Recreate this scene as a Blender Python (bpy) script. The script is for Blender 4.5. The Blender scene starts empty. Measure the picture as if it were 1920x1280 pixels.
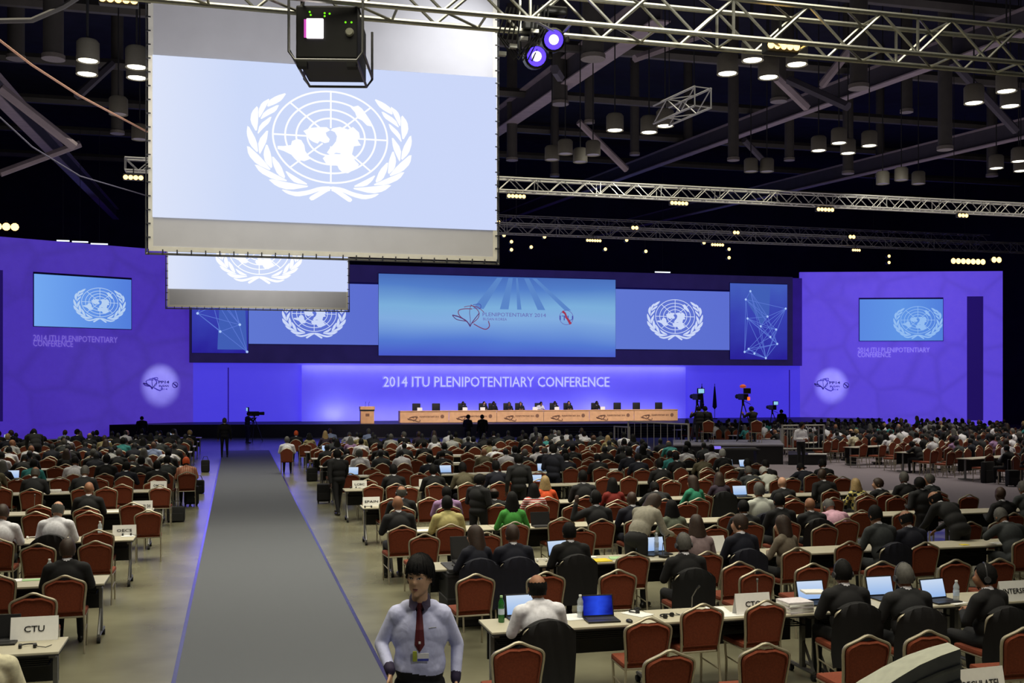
import bpy, bmesh, math, random
import numpy as np
from mathutils import Vector, Matrix, Euler
R = random.Random(7)
SC = bpy.context.scene
COL = SC.collection
PI = math.pi
F, HZ, H, YAW = 2000.0, 723.0, 3.15, math.radians(14.5)
CA, SA = math.cos(YAW), math.sin(YAW)

# ------------------------------------------------------------------ survey helpers (photo measurements -> places in the hall)
def cw(xc, d, z):                       # camera-frame offset/depth -> world
    return Vector((xc * CA + d * SA, -xc * SA + d * CA, z))
def at_d(px, py, d):
    return cw((px - 960) / F * d, d, H - (py - HZ) / F * d)
def at_z(px, py, z):
    d = (H - z) * F / (py - HZ)
    return at_d(px, py, d)
def d_of_Y(px, Y):
    return Y / (CA - SA * (px - 960) / F)
def at_Y(px, py, Y):
    return at_d(px, py, d_of_Y(px, Y))
def proj(p):
    xc = p[0] * CA - p[1] * SA
    d = p[0] * SA + p[1] * CA
    return 960 + F * xc / d, HZ + F * (H - p[2]) / d, d
def on_plane(px, py, p0, n):
    dr = at_d(px, py, 1.0) - Vector((0, 0, H))
    o = Vector((0, 0, H))
    t = (Vector(p0) - o).dot(n) / dr.dot(n)
    return o + dr * t
def lin(c):
    return tuple(((v / 255.0) / 12.92 if v / 255.0 <= .04045 else ((v / 255.0 + .055) / 1.055) ** 2.4) for v in c)

# ------------------------------------------------------------------ materials
MATS = {}
def mat(name, rgb, rough=.6, metal=0., var=.12, scale=30., emit=0., bump=0., spec=.5, alpha=1., trans=0.):
    if name in MATS: return MATS[name]
    m = bpy.data.materials.new(name); m.use_nodes = True
    nt = m.node_tree; b = nt.nodes['Principled BSDF']
    c = lin(rgb)
    b.inputs['Roughness'].default_value = rough
    b.inputs['Metallic'].default_value = metal
    b.inputs['Specular IOR Level'].default_value = spec
    b.inputs['Base Color'].default_value = (*c, 1)
    if var > 0:
        tc = nt.nodes.new('ShaderNodeTexCoord'); nz = nt.nodes.new('ShaderNodeTexNoise')
        nz.inputs['Scale'].default_value = scale; nz.inputs['Detail'].default_value = 3
        nt.links.new(tc.outputs['Object'], nz.inputs['Vector'])
        rp = nt.nodes.new('ShaderNodeValToRGB')
        rp.color_ramp.elements[0].position = .3; rp.color_ramp.elements[1].position = .7
        rp.color_ramp.elements[0].color = (*[max(0, v * (1 - var)) for v in c], 1)
        rp.color_ramp.elements[1].color = (*[min(1, v * (1 + var)) for v in c], 1)
        nt.links.new(nz.outputs['Fac'], rp.inputs['Fac'])
        nt.links.new(rp.outputs['Color'], b.inputs['Base Color'])
        if bump > 0:
            bp = nt.nodes.new('ShaderNodeBump'); bp.inputs['Strength'].default_value = bump; bp.inputs['Distance'].default_value = .01
            nt.links.new(nz.outputs['Fac'], bp.inputs['Height']); nt.links.new(bp.outputs['Normal'], b.inputs['Normal'])
        if emit > 0: nt.links.new(rp.outputs['Color'], b.inputs['Emission Color'])
    if emit > 0:
        if var <= 0: b.inputs['Emission Color'].default_value = (*c, 1)
        b.inputs['Emission Strength'].default_value = emit
    if trans > 0: b.inputs['Transmission Weight'].default_value = trans
    if alpha < 1: b.inputs['Alpha'].default_value = alpha
    MATS[name] = m
    return m
def emat(name, rgb, strength=1., sampled=False, var=0., scale=2.):
    if name in MATS: return MATS[name]
    m = bpy.data.materials.new(name); m.use_nodes = True; nt = m.node_tree
    nt.nodes.remove(nt.nodes['Principled BSDF'])
    e = nt.nodes.new('ShaderNodeEmission'); e.inputs['Color'].default_value = (*lin(rgb), 1); e.inputs['Strength'].default_value = strength
    if var > 0:
        tc = nt.nodes.new('ShaderNodeTexCoord'); nz = nt.nodes.new('ShaderNodeTexNoise'); nz.inputs['Scale'].default_value = scale
        nt.links.new(tc.outputs['Object'], nz.inputs['Vector'])
        rp = nt.nodes.new('ShaderNodeValToRGB'); c = lin(rgb)
        rp.color_ramp.elements[0].color = (*[v * (1 - var) for v in c], 1); rp.color_ramp.elements[1].color = (*[min(1, v * (1 + var)) for v in c], 1)
        nt.links.new(nz.outputs['Fac'], rp.inputs['Fac']); nt.links.new(rp.outputs['Color'], e.inputs['Color'])
    nt.links.new(e.outputs['Emission'], nt.nodes['Material Output'].inputs['Surface'])
    m.cycles.emission_sampling = 'AUTO' if sampled else 'NONE'
    MATS[name] = m
    return m
def gradmat(name, stops, axis=2, strength=1., noise=.0, nscale=3., sampled=False):
    """a lit display or projected picture: colour ramp along one generated axis"""
    if name in MATS: return MATS[name]
    m = bpy.data.materials.new(name); m.use_nodes = True; nt = m.node_tree
    nt.nodes.remove(nt.nodes['Principled BSDF'])
    tc = nt.nodes.new('ShaderNodeTexCoord'); sx = nt.nodes.new('ShaderNodeSeparateXYZ'); nt.links.new(tc.outputs['Generated'], sx.inputs[0])
    rp = nt.nodes.new('ShaderNodeValToRGB'); cr = rp.color_ramp
    while len(cr.elements) < len(stops): cr.elements.new(.5)
    for el, (p, c) in zip(cr.elements, stops): el.position = p; el.color = (*lin(c), 1)
    src = sx.outputs[axis]
    if noise > 0:
        nz = nt.nodes.new('ShaderNodeTexNoise'); nz.inputs['Scale'].default_value = nscale; nt.links.new(tc.outputs['Generated'], nz.inputs['Vector'])
        ma = nt.nodes.new('ShaderNodeMath'); ma.operation = 'MULTIPLY_ADD'; ma.inputs[1].default_value = noise; nt.links.new(nz.outputs['Fac'], ma.inputs[0])
        mb = nt.nodes.new('ShaderNodeMath'); mb.operation = 'SUBTRACT'; mb.inputs[1].default_value = noise * .5
        nt.links.new(src, ma.inputs[2]); nt.links.new(ma.outputs[0], mb.inputs[0]); src = mb.outputs[0]
    nt.links.new(src, rp.inputs['Fac'])
    e = nt.nodes.new('ShaderNodeEmission'); e.inputs['Strength'].default_value = strength
    nt.links.new(rp.outputs['Color'], e.inputs['Color']); nt.links.new(e.outputs['Emission'], nt.nodes['Material Output'].inputs['Surface'])
    m.cycles.emission_sampling = 'AUTO' if sampled else 'NONE'
    MATS[name] = m
    return m

# ------------------------------------------------------------------ mesh builder
class MB:
    def __init__(s): s.v, s.f, s.m = [], [], []
    def add(s, vs, fs, mi=0):
        o = len(s.v); s.v += [tuple(v) for v in vs]
        for f in fs: s.f.append(tuple(i + o for i in f)); s.m.append(mi)
        return s
    def box(s, x0, x1, y0, y1, z0, z1, mi=0, M=None, bev=0.):
        if bev > 0:
            b = min(bev, (x1 - x0) * .45, (y1 - y0) * .45, (z1 - z0) * .45)
            bm = bmesh.new(); bmesh.ops.create_cube(bm, size=1, matrix=Matrix.Translation(((x0 + x1) / 2, (y0 + y1) / 2, (z0 + z1) / 2)) @ Matrix.Diagonal((x1 - x0, y1 - y0, z1 - z0, 1)))
            bmesh.ops.bevel(bm, geom=bm.edges[:], offset=b, segments=2, affect='EDGES', profile=.6)
            return s.bm(bm, mi, M)
        p = [Vector((x, y, z)) for z in (z0, z1) for y in (y0, y1) for x in (x0, x1)]
        if M: p = [M @ q for q in p]
        return s.add(p, [(0, 2, 3, 1), (4, 5, 7, 6), (0, 1, 5, 4), (2, 6, 7, 3), (0, 4, 6, 2), (1, 3, 7, 5)], mi)
    def bm(s, bm, mi=0, M=None):
        bm.verts.ensure_lookup_table(); bm.verts.index_update()
        s.add([(M @ v.co if M else v.co) for v in bm.verts], [[v.index for v in f.verts] for f in bm.faces], mi); bm.free(); return s
    def tube(s, pts, r, n=8, mi=0, cap=True, closed=False):
        pts = [Vector(p) for p in pts]; k = len(pts)
        rs = r if isinstance(r, (list, tuple)) else [r] * k
        rings = []; up = None
        for i, p in enumerate(pts):
            a = pts[(i - 1) % k] if (i > 0 or closed) else p; b = pts[(i + 1) % k] if (i < k - 1 or closed) else p
            t = (b - a).normalized() if (b - a).length > 1e-9 else Vector((0, 0, 1))
            if up is None: up = Vector((0, 0, 1)) if abs(t.z) < .9 else Vector((1, 0, 0))
            x = t.cross(up)
            if x.length < 1e-6: x = t.cross(Vector((1, 0, 0)))
            x.normalize(); y = x.cross(t); y.normalize(); up = y
            rings.append([p + (x * math.cos(2 * PI * j / n) + y * math.sin(2 * PI * j / n)) * rs[i] for j in range(n)])
        vs = [v for rg in rings for v in rg]; fs = []
        for i in range(k if closed else k - 1):
            a, b = i * n, ((i + 1) % k) * n
            for j in range(n): fs.append((a + j, a + (j + 1) % n, b + (j + 1) % n, b + j))
        if cap and not closed: fs += [tuple(range(n))[::-1], tuple((k - 1) * n + j for j in range(n))]
        return s.add(vs, fs, mi)
    def cyl(s, c, r, z0, z1, n=16, mi=0, r2=None):
        return s.tube([(c[0], c[1], z0), (c[0], c[1], z1)], [r, r if r2 is None else r2], n, mi)
    def lathe(s, prof, c=(0, 0, 0), n=14, mi=0):
        vs = []; fs = []
        for r, z in prof:
            vs += [(c[0] + r * math.cos(2 * PI * j / n), c[1] + r * math.sin(2 * PI * j / n), c[2] + z) for j in range(n)]
        for i in range(len(prof) - 1):
            for j in range(n): fs.append((i * n + j, i * n + (j + 1) % n, (i + 1) * n + (j + 1) % n, (i + 1) * n + j))
        fs += [tuple(range(n))[::-1], tuple((len(prof) - 1) * n + j for j in range(n))]
        return s.add(vs, fs, mi)
    def prism(s, poly, d0, d1, axis=1, mi=0, M=None):
        """poly in the two other axes, extruded from d0 to d1 along axis"""
        def mk(a, b, d): return Vector((a, d, b)) if axis == 1 else (Vector((d, a, b)) if axis == 0 else Vector((a, b, d)))
        n = len(poly); vs = [mk(a, b, d0) for a, b in poly] + [mk(a, b, d1) for a, b in poly]
        if M: vs = [M @ v for v in vs]
        fs = [tuple(range(n)), tuple(range(2 * n - 1, n - 1, -1))] + [(i, i + n, (i + 1) % n + n, (i + 1) % n) for i in range(n)]
        return s.add(vs, fs, mi)
    def mesh(s, name, mats, smooth=False):
        me = bpy.data.meshes.new(name); me.from_pydata(s.v, [], s.f)
        for m in (mats if isinstance(mats, (list, tuple)) else [mats]): me.materials.append(m)
        me.polygons.foreach_set('material_index', s.m)
        bm = bmesh.new(); bm.from_mesh(me); bmesh.ops.recalc_face_normals(bm, faces=bm.faces[:]); bm.to_mesh(me); bm.free()
        if smooth:
            me.polygons.foreach_set('use_smooth', [True] * len(me.polygons))
            me.set_sharp_from_angle(angle=math.radians(40))
        me.update(); return me
    def build(s, name, mats, parent=None, smooth=False):
        return link(name, s.mesh(name, mats, smooth), parent)
def link(name, me, parent=None):
    o = bpy.data.objects.new(name, me); COL.objects.link(o)
    if parent is not None: o.parent = parent
    return o
def tag(o, label=None, cat=None, group=None, kind=None):
    if label: o['label'] = label
    if cat: o['category'] = cat
    if group: o['group'] = group
    if kind: o['kind'] = kind
    return o
def thing(name, label, cat, loc=(0, 0, 0), rz=0, group=None):
    o = bpy.data.objects.new(name, None); COL.objects.link(o); o.location = loc; o.rotation_euler = (0, 0, rz); o.empty_display_size = .1
    return tag(o, label, cat, group)
def copy_tree(o, parent=None):
    c = o.copy(); COL.objects.link(c); c.parent = parent
    for ch in list(o.children): copy_tree(ch, c)
    return c
def struct(o): o['kind'] = 'structure'; return o
ONES = 'zeroth first second third fourth fifth sixth seventh eighth ninth tenth eleventh twelfth thirteenth fourteenth fifteenth sixteenth seventeenth eighteenth nineteenth'.split()
def nth(n):
    if n < 20: return ONES[n]
    t = {20: 'twent', 30: 'thirt', 40: 'fort', 50: 'fift'}[n // 10 * 10]
    return t + 'ieth' if n % 10 == 0 else t + 'y-' + ONES[n % 10]
def text_mesh(name, s, mtl, h=None, w=None, depth=.01, parent=None, bold=0., align='CENTER'):
    """lettering lying in the XZ plane, facing -Y, centred on the origin"""
    cu = bpy.data.curves.new(name, 'FONT'); cu.body = s; cu.align_x = align; cu.align_y = 'CENTER'; cu.extrude = depth / 2; cu.offset = bold; cu.resolution_u = 2
    o = bpy.data.objects.new(name + '_src', cu); COL.objects.link(o)
    me = bpy.data.meshes.new_from_object(o.evaluated_get(bpy.context.evaluated_depsgraph_get()))
    bpy.data.objects.remove(o); bpy.data.curves.remove(cu)
    co = np.array([v.co[:] for v in me.vertices]); lo, hi = co.min(0), co.max(0)
    k = 1.0
    ky = (h / (hi[1] - lo[1])) if h else 1.0
    kx = (w / (hi[0] - lo[0])) if w else ky
    if w and not h: ky = kx
    cx, cy = (lo[0] + hi[0]) / 2, (lo[1] + hi[1]) / 2
    me.transform(Matrix(((kx, 0, 0, -cx * kx if align == 'CENTER' else -lo[0] * kx), (0, 0, -1, 0), (0, ky, 0, -cy * ky), (0, 0, 0, 1))))
    me.name = name; me.materials.clear(); me.materials.append(mtl)
    return link(name, me, parent)

# ------------------------------------------------------------------ camera, render look
cd = bpy.data.cameras.new('camera'); cam = bpy.data.objects.new('camera', cd); COL.objects.link(cam)
cam.location = (0, 0, H); cam.rotation_euler = (PI / 2, 0, -YAW)
cd.sensor_width = 36; cd.lens = F / 1920 * 36; cd.shift_y = (HZ - 640) / 1920; cd.clip_end = 400
SC.camera = cam
SC.view_settings.view_transform = 'Standard'; SC.view_settings.look = 'None'
SC.cycles.use_denoising = True
SC.cycles.max_bounces = 5; SC.cycles.diffuse_bounces = 3; SC.cycles.glossy_bounces = 3; SC.cycles.transparent_max_bounces = 8
SC.cycles.sample_clamp_indirect = 4
w = bpy.data.worlds.new('hall_air'); SC.world = w; w.use_nodes = True
w.node_tree.nodes['Background'].inputs[0].default_value = (.02, .02, .035, 1); w.node_tree.nodes['Background'].inputs[1].default_value = .35

# ------------------------------------------------------------------ palette
M_steel = mat('champagne_metal', (178, 170, 148), .38, .55, .06)
M_fab = mat('rust_fabric', (118, 52, 26), .9, 0, .18, 60, bump=.2)
M_white = mat('table_laminate', (188, 182, 160), .45, 0, .04, 8)
M_dark = mat('black_board', (22, 22, 24), .6, 0, .1)
M_grey = mat('grey_metal', (120, 120, 118), .4, .6, .08)
M_black = mat('black_plastic', (14, 14, 15), .45, 0, .1)
M_rubber = mat('black_rubber', (20, 20, 20), .8, 0, .1)
M_paper = mat('white_paper', (235, 235, 232), .8, 0, .02)
M_alu = mat('truss_aluminium', (190, 190, 180), .35, .7, .08)
M_dalu = mat('dull_truss_aluminium', (150, 150, 150), .45, .6, .08)
M_beam = mat('beam_paint', (136, 124, 130), .8, 0, .12, 2)
M_duct = mat('duct_metal', (70, 67, 64), .7, .2, .12, 3)
M_cream = mat('lamp_housing', (104, 100, 88), .6, 0, .06)
M_roof = mat('dark_roof', (30, 30, 44), .9, 0, .3, 1.2)
M_lampw = emat('warm_lamp', (255, 204, 118), 4)
M_lampc = emat('white_lamp', (255, 250, 225), 4)
M_lcd = gradmat('laptop_glow', [(0, (150, 185, 235)), (1, (205, 222, 245))], 2, .95)
M_lcdb = gradmat('laptop_blue', [(0, (20, 30, 140)), (.5, (45, 80, 235)), (1, (15, 20, 110))], 0, .9, .4, 2)
M_lcdg = gradmat('laptop_sea', [(0, (90, 180, 220)), (.5, (120, 215, 200)), (1, (90, 190, 235))], 2, .95, .3)
M_ink = mat('black_ink', (18, 18, 20), .7, 0, 0)
M_yel = mat('yellow_paper', (225, 200, 40), .8, 0, .03)
M_grn = mat('green_paper', (165, 205, 150), .8, 0, .03)
M_glass = mat('bottle_plastic', (205, 215, 220), .15, 0, .02, alpha=.55)
M_gglass = mat('green_glass', (40, 110, 45), .12, 0, .05, alpha=.85)

# ------------------------------------------------------------------ the hall shell
def floor_mat():
    m = mat('polished_concrete', (118, 116, 95), .27, 0, .26, .8)
    nt = m.node_tree; b = nt.nodes['Principled BSDF']
    b.inputs['Specular IOR Level'].default_value = .6
    return m
struct(MB().box(-60, 90, -12, 100, -.3, 0).build('floor', floor_mat()))
M_carp = mat('grey_carpet', (96, 99, 104), .95, 0, .16, 260, bump=.25, spec=.1)
M_carp2 = mat('plum_grey_carpet', (128, 120, 128), .9, 0, .14, 120, bump=.2, spec=.15)
struct(MB().box(-.62, 1.55, 3.2, 53.5, 0, .008).build('floor_carpet_aisle', M_carp))
struct(MB().box(15.3, 48, 12, 63, 0, .008).build('floor_carpet_walkway', M_carp2))
M_edge = mat('blue_sheen_strip', (58, 56, 104), .22, 0, .05, 3, spec=.9)  # strip added beside the carpet; the floor's blue reflection put into its colour
struct(MB().box(-.665, -.62, 3.2, 53.5, 0, .011).build('trim_1', M_edge)); struct(MB().box(1.55, 1.595, 3.2, 53.5, 0, .011).build('trim_2', M_edge))
struct(MB().box(-60, 90, -12, 100, 21, 21.3).build('ceiling', M_roof))
M_hall = mat('dark_hall_wall', (24, 22, 34), .9, 0, .3, .7)
struct(MB().box(-60, 90, 92, 92.4, 0, 21).build('wall_back', M_hall)); struct(MB().box(-40, -39.6, -12, 92, 0, 21).build('wall_left', M_hall))
struct(MB().box(62, 62.4, -12, 92, 0, 21).build('wall_right', M_hall))

# ------------------------------------------------------------------ stage set
YB = 72.0
BP0, BN = Vector((0, YB, 0)), Vector((0, -1, 0))
WL_B = at_d(362, 473, d_of_Y(362, YB)); WTOP = WL_B.z
WL_A = at_d(-70, 0, 0.0) if False else at_d(0, 443.4, (WTOP - H) * F / (HZ - 443.4))
WL_A = WL_B + (WL_A - WL_B) * 1.35
WR_A = at_d(1500, 510, d_of_Y(1500, YB)); WRT = WR_A.z
WR_B = at_d(1880, 508, (WRT - H) * F / (HZ - 508))
def wall_frame(p0, p1):
    x = Vector((p1.x - p0.x, p1.y - p0.y, 0)); L = x.length; x.normalize()
    n = Vector((x.y, -x.x, 0))          # towards the audience
    M = Matrix(((x.x, -n.x, 0, p0.x), (x.y, -n.y, 0, p0.y), (0, 0, 1, 0), (0, 0, 0, 1)))
    return M, L, n                      # local: +x along, -y towards the audience
class Wall:
    def __init__(s, p0, p1): s.M, s.L, s.n = wall_frame(p0, p1); s.p0 = Vector((p0.x, p0.y, 0)); s.Mi = s.M.inverted()
    def loc(s, px, py): return s.Mi @ on_plane(px, py, s.p0, s.n)
    def rect(s, px0, px1, pyl, pyr, pbl, pbr):
        a, b, c, e = s.loc(px0, pyl), s.loc(px1, pyr), s.loc(px0, pbl), s.loc(px1, pbr)
        return a.x, b.x, (c.z + e.z) / 2, (a.z + b.z) / 2
def place(o, M, loc=(0, 0, 0)):
    o.matrix_world = M @ Matrix.Translation(loc); return o
def crumple(name, rgb, emit):  # violet wash light put in as glow over pale cloth, with darker crease lines
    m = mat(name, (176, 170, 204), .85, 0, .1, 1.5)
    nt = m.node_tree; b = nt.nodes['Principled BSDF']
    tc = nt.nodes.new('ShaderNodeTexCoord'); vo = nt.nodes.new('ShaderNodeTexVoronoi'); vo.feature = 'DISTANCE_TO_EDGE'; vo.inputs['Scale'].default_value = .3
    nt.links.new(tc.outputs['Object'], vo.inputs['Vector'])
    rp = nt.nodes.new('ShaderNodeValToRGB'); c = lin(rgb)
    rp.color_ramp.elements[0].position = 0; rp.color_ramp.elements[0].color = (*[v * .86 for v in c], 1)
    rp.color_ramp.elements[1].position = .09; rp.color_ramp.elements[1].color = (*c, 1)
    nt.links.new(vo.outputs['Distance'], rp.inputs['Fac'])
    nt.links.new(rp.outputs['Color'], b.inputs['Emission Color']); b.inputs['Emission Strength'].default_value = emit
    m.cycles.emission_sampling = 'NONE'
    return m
M_wingL = crumple('violet_wing_glow', (76, 48, 190), .72)
M_wingR = crumple('violet_wing_glow_bright', (94, 72, 226), .78)
def plainwall(name, rgb, emit):  # blue wash light put in as an even glow over a pale wall
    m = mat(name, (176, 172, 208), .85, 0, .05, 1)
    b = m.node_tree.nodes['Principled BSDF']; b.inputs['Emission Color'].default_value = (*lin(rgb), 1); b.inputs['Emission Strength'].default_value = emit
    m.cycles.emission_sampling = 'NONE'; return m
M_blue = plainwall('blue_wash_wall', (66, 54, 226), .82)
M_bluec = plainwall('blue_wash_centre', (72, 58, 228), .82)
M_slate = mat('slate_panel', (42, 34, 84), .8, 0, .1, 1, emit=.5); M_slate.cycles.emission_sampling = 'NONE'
M_lead = mat('dark_violet_panel', (52, 32, 138), .8, 0, .1, 1, emit=.55); M_lead.cycles.emission_sampling = 'NONE'  # dark violet for the header return and the wall seams
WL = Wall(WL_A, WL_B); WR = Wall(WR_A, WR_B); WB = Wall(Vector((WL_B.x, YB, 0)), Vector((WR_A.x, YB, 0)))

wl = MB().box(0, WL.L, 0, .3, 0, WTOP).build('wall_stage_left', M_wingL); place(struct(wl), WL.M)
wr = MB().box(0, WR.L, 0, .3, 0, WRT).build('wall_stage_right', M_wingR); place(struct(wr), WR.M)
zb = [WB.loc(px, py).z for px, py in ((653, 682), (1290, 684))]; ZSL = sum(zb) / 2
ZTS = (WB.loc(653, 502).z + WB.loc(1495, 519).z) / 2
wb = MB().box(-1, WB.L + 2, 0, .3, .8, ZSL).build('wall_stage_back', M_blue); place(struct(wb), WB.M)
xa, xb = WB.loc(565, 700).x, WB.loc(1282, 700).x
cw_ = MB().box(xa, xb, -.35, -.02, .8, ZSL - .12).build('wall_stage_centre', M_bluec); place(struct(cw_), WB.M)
xc0, xc1 = -.2, WB.loc(1475, 600).x
sl = MB().box(xc0, xc1, -.9, -.02, ZSL, ZTS).build('wall_stage_header', M_slate); place(struct(sl), WB.M)
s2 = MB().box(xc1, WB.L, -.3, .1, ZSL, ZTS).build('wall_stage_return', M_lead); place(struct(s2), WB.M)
# seams of the lower wall
for i, px in enumerate((428, 1480)):
    q = WB.loc(px, 720).x
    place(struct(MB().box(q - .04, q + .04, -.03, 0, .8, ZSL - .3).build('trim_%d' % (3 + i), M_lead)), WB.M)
# side column slots of the wings
x0, x1, z0, z1 = WR.rect(1813, 1843, 555, 556, 788, 788)
place(struct(MB().box(x0, x1, -.06, 0, z0, z1).build('wall_stage_slot', mat('slot_violet', (44, 26, 118), .8, emit=.5))), WR.M)
x0, x1, z0, z1 = WL.rect(-30, 5, 505, 506, 790, 790)
place(struct(MB().box(x0, x1, -.06, 0, z0, z1).build('wall_stage_slot', mat('slot_violet', (44, 26, 118)))), WL.M)

# ------------------------------------------------------------------ the emblem (globe in a wreath), flat artwork
def emblem_mesh(name, mtl, w):
    """flat emblem in XZ facing -Y, centred on the globe; w = radius scale (m per globe radius)"""
    B = MB(); asp = .806
    def P(a, b): return (a * w, 0, b * w)
    def quadstrip(pts, half):
        L = []; 
        for i, (a, b) in enumerate(pts):
            q0 = pts[max(0, i - 1)]; q1 = pts[min(len(pts) - 1, i + 1)]
            tx, ty = q1[0] - q0[0], q1[1] - q0[1]; l = math.hypot(tx, ty) or 1
            h = half[i] if isinstance(half, list) else half
            L.append(((a - ty / l * h, b + tx / l * h), (a + ty / l * h, b - tx / l * h)))
        for i in range(len(L) - 1):
            B.add([P(*L[i][0]), P(*L[i][1]), P(*L[i + 1][1]), P(*L[i + 1][0])], [(0, 1, 2, 3)])
    for r in (1, .79, .6, .41):
        quadstrip([(r * math.cos(t * PI / 36), r * asp * math.sin(t * PI / 36)) for t in range(73)], .016)
    for k in range(8):
        a = k * PI / 4
        quadstrip([(.2 * math.cos(a), .2 * asp * math.sin(a)), (math.cos(a), asp * math.sin(a))], .015)
    def tr(pts): return [((x - 910) / 565, (560 - (y - .05 * (x - 910))) / 565) for x, y in pts]
    lands = [
        [(640, 500), (700, 470), (790, 460), (870, 460), (905, 490), (860, 515), (870, 545), (900, 580), (890, 610), (850, 620), (800, 600), (780, 625), (740, 610), (700, 585), (680, 550)],
        [(905, 490), (930, 470), (1000, 455), (1080, 480), (1130, 455), (1190, 510), (1200, 560), (1175, 580), (1190, 610), (1210, 640), (1140, 650), (1130, 690), (1120, 730), (1060, 745), (1000, 720), (960, 715), (910, 740), (870, 715), (900, 670), (930, 640), (960, 600), (970, 550), (950, 510)],
        [(830, 770), (860, 740), (930, 725), (1040, 730), (1120, 735), (1150, 790), (1190, 830), (1170, 870), (1130, 890), (1080, 920), (1030, 915), (990, 880), (975, 845), (930, 840), (870, 835)],
        [(390, 650), (450, 650), (520, 640), (530, 600), (580, 580), (620, 590), (650, 640), (660, 700), (715, 775), (650, 800), (600, 790), (520, 735), (450, 700), (390, 680)],
        [(1105, 260), (1180, 240), (1220, 270), (1250, 310), (1310, 400), (1320, 450), (1270, 440), (1220, 390), (1170, 365), (1150, 310)]]
    for ld in lands:
        q = tr(ld); B.add([(a * w, -.004 * w, b * w) for a, b in q], [tuple(range(len(q)))])
    def smooth(q):
        out = []
        for i in range(len(q)):
            (x0, y0), (x1, y1) = q[i], q[(i + 1) % len(q)]; out += [(x0 * .8 + x1 * .2, y0 * .8 + y1 * .2), (x0 * .2 + x1 * .8, y0 * .2 + y1 * .8)]
        return out
    wreath = [[(285, 272), (308, 200), (380, 155), (482, 122), (430, 200), (370, 238)], [(324, 176), (238, 225), (206, 300), (212, 388), (262, 300)], [(218, 398), (262, 310), (412, 233), (376, 308), (300, 350)],
              [(204, 246), (140, 320), (128, 410), (190, 524), (206, 400)], [(194, 545), (218, 440), (338, 348), (314, 420), (250, 480)], [(104, 436), (93, 530), (125, 640), (208, 730), (192, 600)], [(215, 745), (202, 600), (304, 476), (288, 600), (250, 680)],
              [(94, 632), (110, 740), (190, 832), (344, 904), (240, 770)], [(286, 616), (332, 740), (342, 884), (270, 812), (253, 720)], [(158, 816), (220, 912), (350, 982), (510, 1002), (360, 922)], [(334, 736), (424, 840), (474, 980), (390, 932), (345, 830)],
              [(286, 966), (380, 1050), (500, 1086), (725, 1050), (540, 1020)], [(458, 886), (560, 950), (705, 1038), (560, 1016), (500, 960)],
              [(416, 1072), (480, 1122), (580, 1152), (690, 1134), (800, 1095), (912, 1082), (912, 1048), (800, 1052), (680, 1090), (560, 1105)], [(690, 1160), (722, 1196), (800, 1150), (880, 1100), (905, 1095), (905, 1078), (850, 1080), (780, 1105)]]
    for pl in wreath:
        q = smooth(tr(pl))
        for sx in (1, -1): B.add([(sx * x * w, -.002 * w, y * w) for x, y in q], [tuple(range(len(q)))])
    return B.mesh(name, mtl)

# ------------------------------------------------------------------ display screens on the stage
def screen(wall, pxs, label, mtl_img, emb=None, emat_=None, frame=.12, name='display_screen', off=0., emb_r=None, cat='screen'):
    x0, x1, z0, z1 = wall.rect(*pxs)
    t = thing(name, label, cat); t.matrix_world = wall.M @ Matrix.Translation(((x0 + x1) / 2, off, z0))
    W, Ht = x1 - x0, z1 - z0
    MB().box(-W / 2 - frame * .3, W / 2 + frame * .3, -.1, 0, -frame * .3, Ht + frame, bev=0).build('bezel', mat('bezel_violet', (40, 24, 110), .6), t)
    MB().box(-W / 2, W / 2, -.115, -.1, 0, Ht).build('panel', mtl_img, t)
    if emb:
        p = wall.loc(*emb); e = link('emblem', emblem_mesh('emblem', emat_, emb_r), t); e.location = (p.x - (x0 + x1) / 2, -.13, p.z - z0)
    return t, (x0 + x1) / 2, z0, W, Ht
def r_of(wall, px, py, rp): return (wall.loc(px + rp, py) - wall.loc(px - rp, py)).length / 2
M_ska = gradmat('sky_picture', [(0, (118, 172, 246)), (.4, (104, 156, 238)), (1, (84, 128, 224))], 0, .95)
M_skb = gradmat('sky_picture_soft', [(0, (98, 122, 214)), (1, (94, 112, 212))], 0, .95)
M_embL = emat('emblem_pale', (186, 212, 246), .95); M_embW = emat('emblem_white', (250, 252, 255), 1.05)
M_embS = emat('emblem_soft', (206, 218, 250), .98); M_embR = emat('emblem_teal', (150, 192, 246), .95)
screen(WL, (63, 245, 513, 525, 608, 620), 'blue emblem screen set into the violet wall at the left wing', M_ska, (186, 567), M_embL, emb_r=r_of(WL, 186, 567, 34))
screen(WR, (1611, 1767, 561, 561, 637, 640), 'blue emblem screen set into the violet wall at the right wing', gradmat('sky_picture_right', [(0, (92, 140, 230)), (.5, (98, 152, 234)), (1, (84, 130, 224))], 0, .95), (1720, 600), M_embR, emb_r=r_of(WR, 1720, 600, 32))
screen(WB, (466, 706, 533, 533, 645, 648), 'blue emblem screen between network picture and central stage display, left half', M_skb, (587, 590), M_embS, off=-.93, emb_r=r_of(WB, 587, 590, 41))
screen(WB, (1145, 1356, 545, 548, 655, 657), 'blue emblem screen right of the central stage display', M_skb, (1255, 595), M_embS, off=-.93, emb_r=r_of(WB, 1255, 595, 36))
M_net = gradmat('network_picture', [(0, (44, 36, 160)), (.5, (58, 66, 184)), (1, (70, 96, 196))], 2, .9, .5, 2.5)
M_netl = emat('network_lines', (98, 126, 222), .9); M_netd = emat('network_nodes', (170, 200, 250), 1.0)
M_netf = emat('network_facets', (72, 104, 200), .8)
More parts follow.
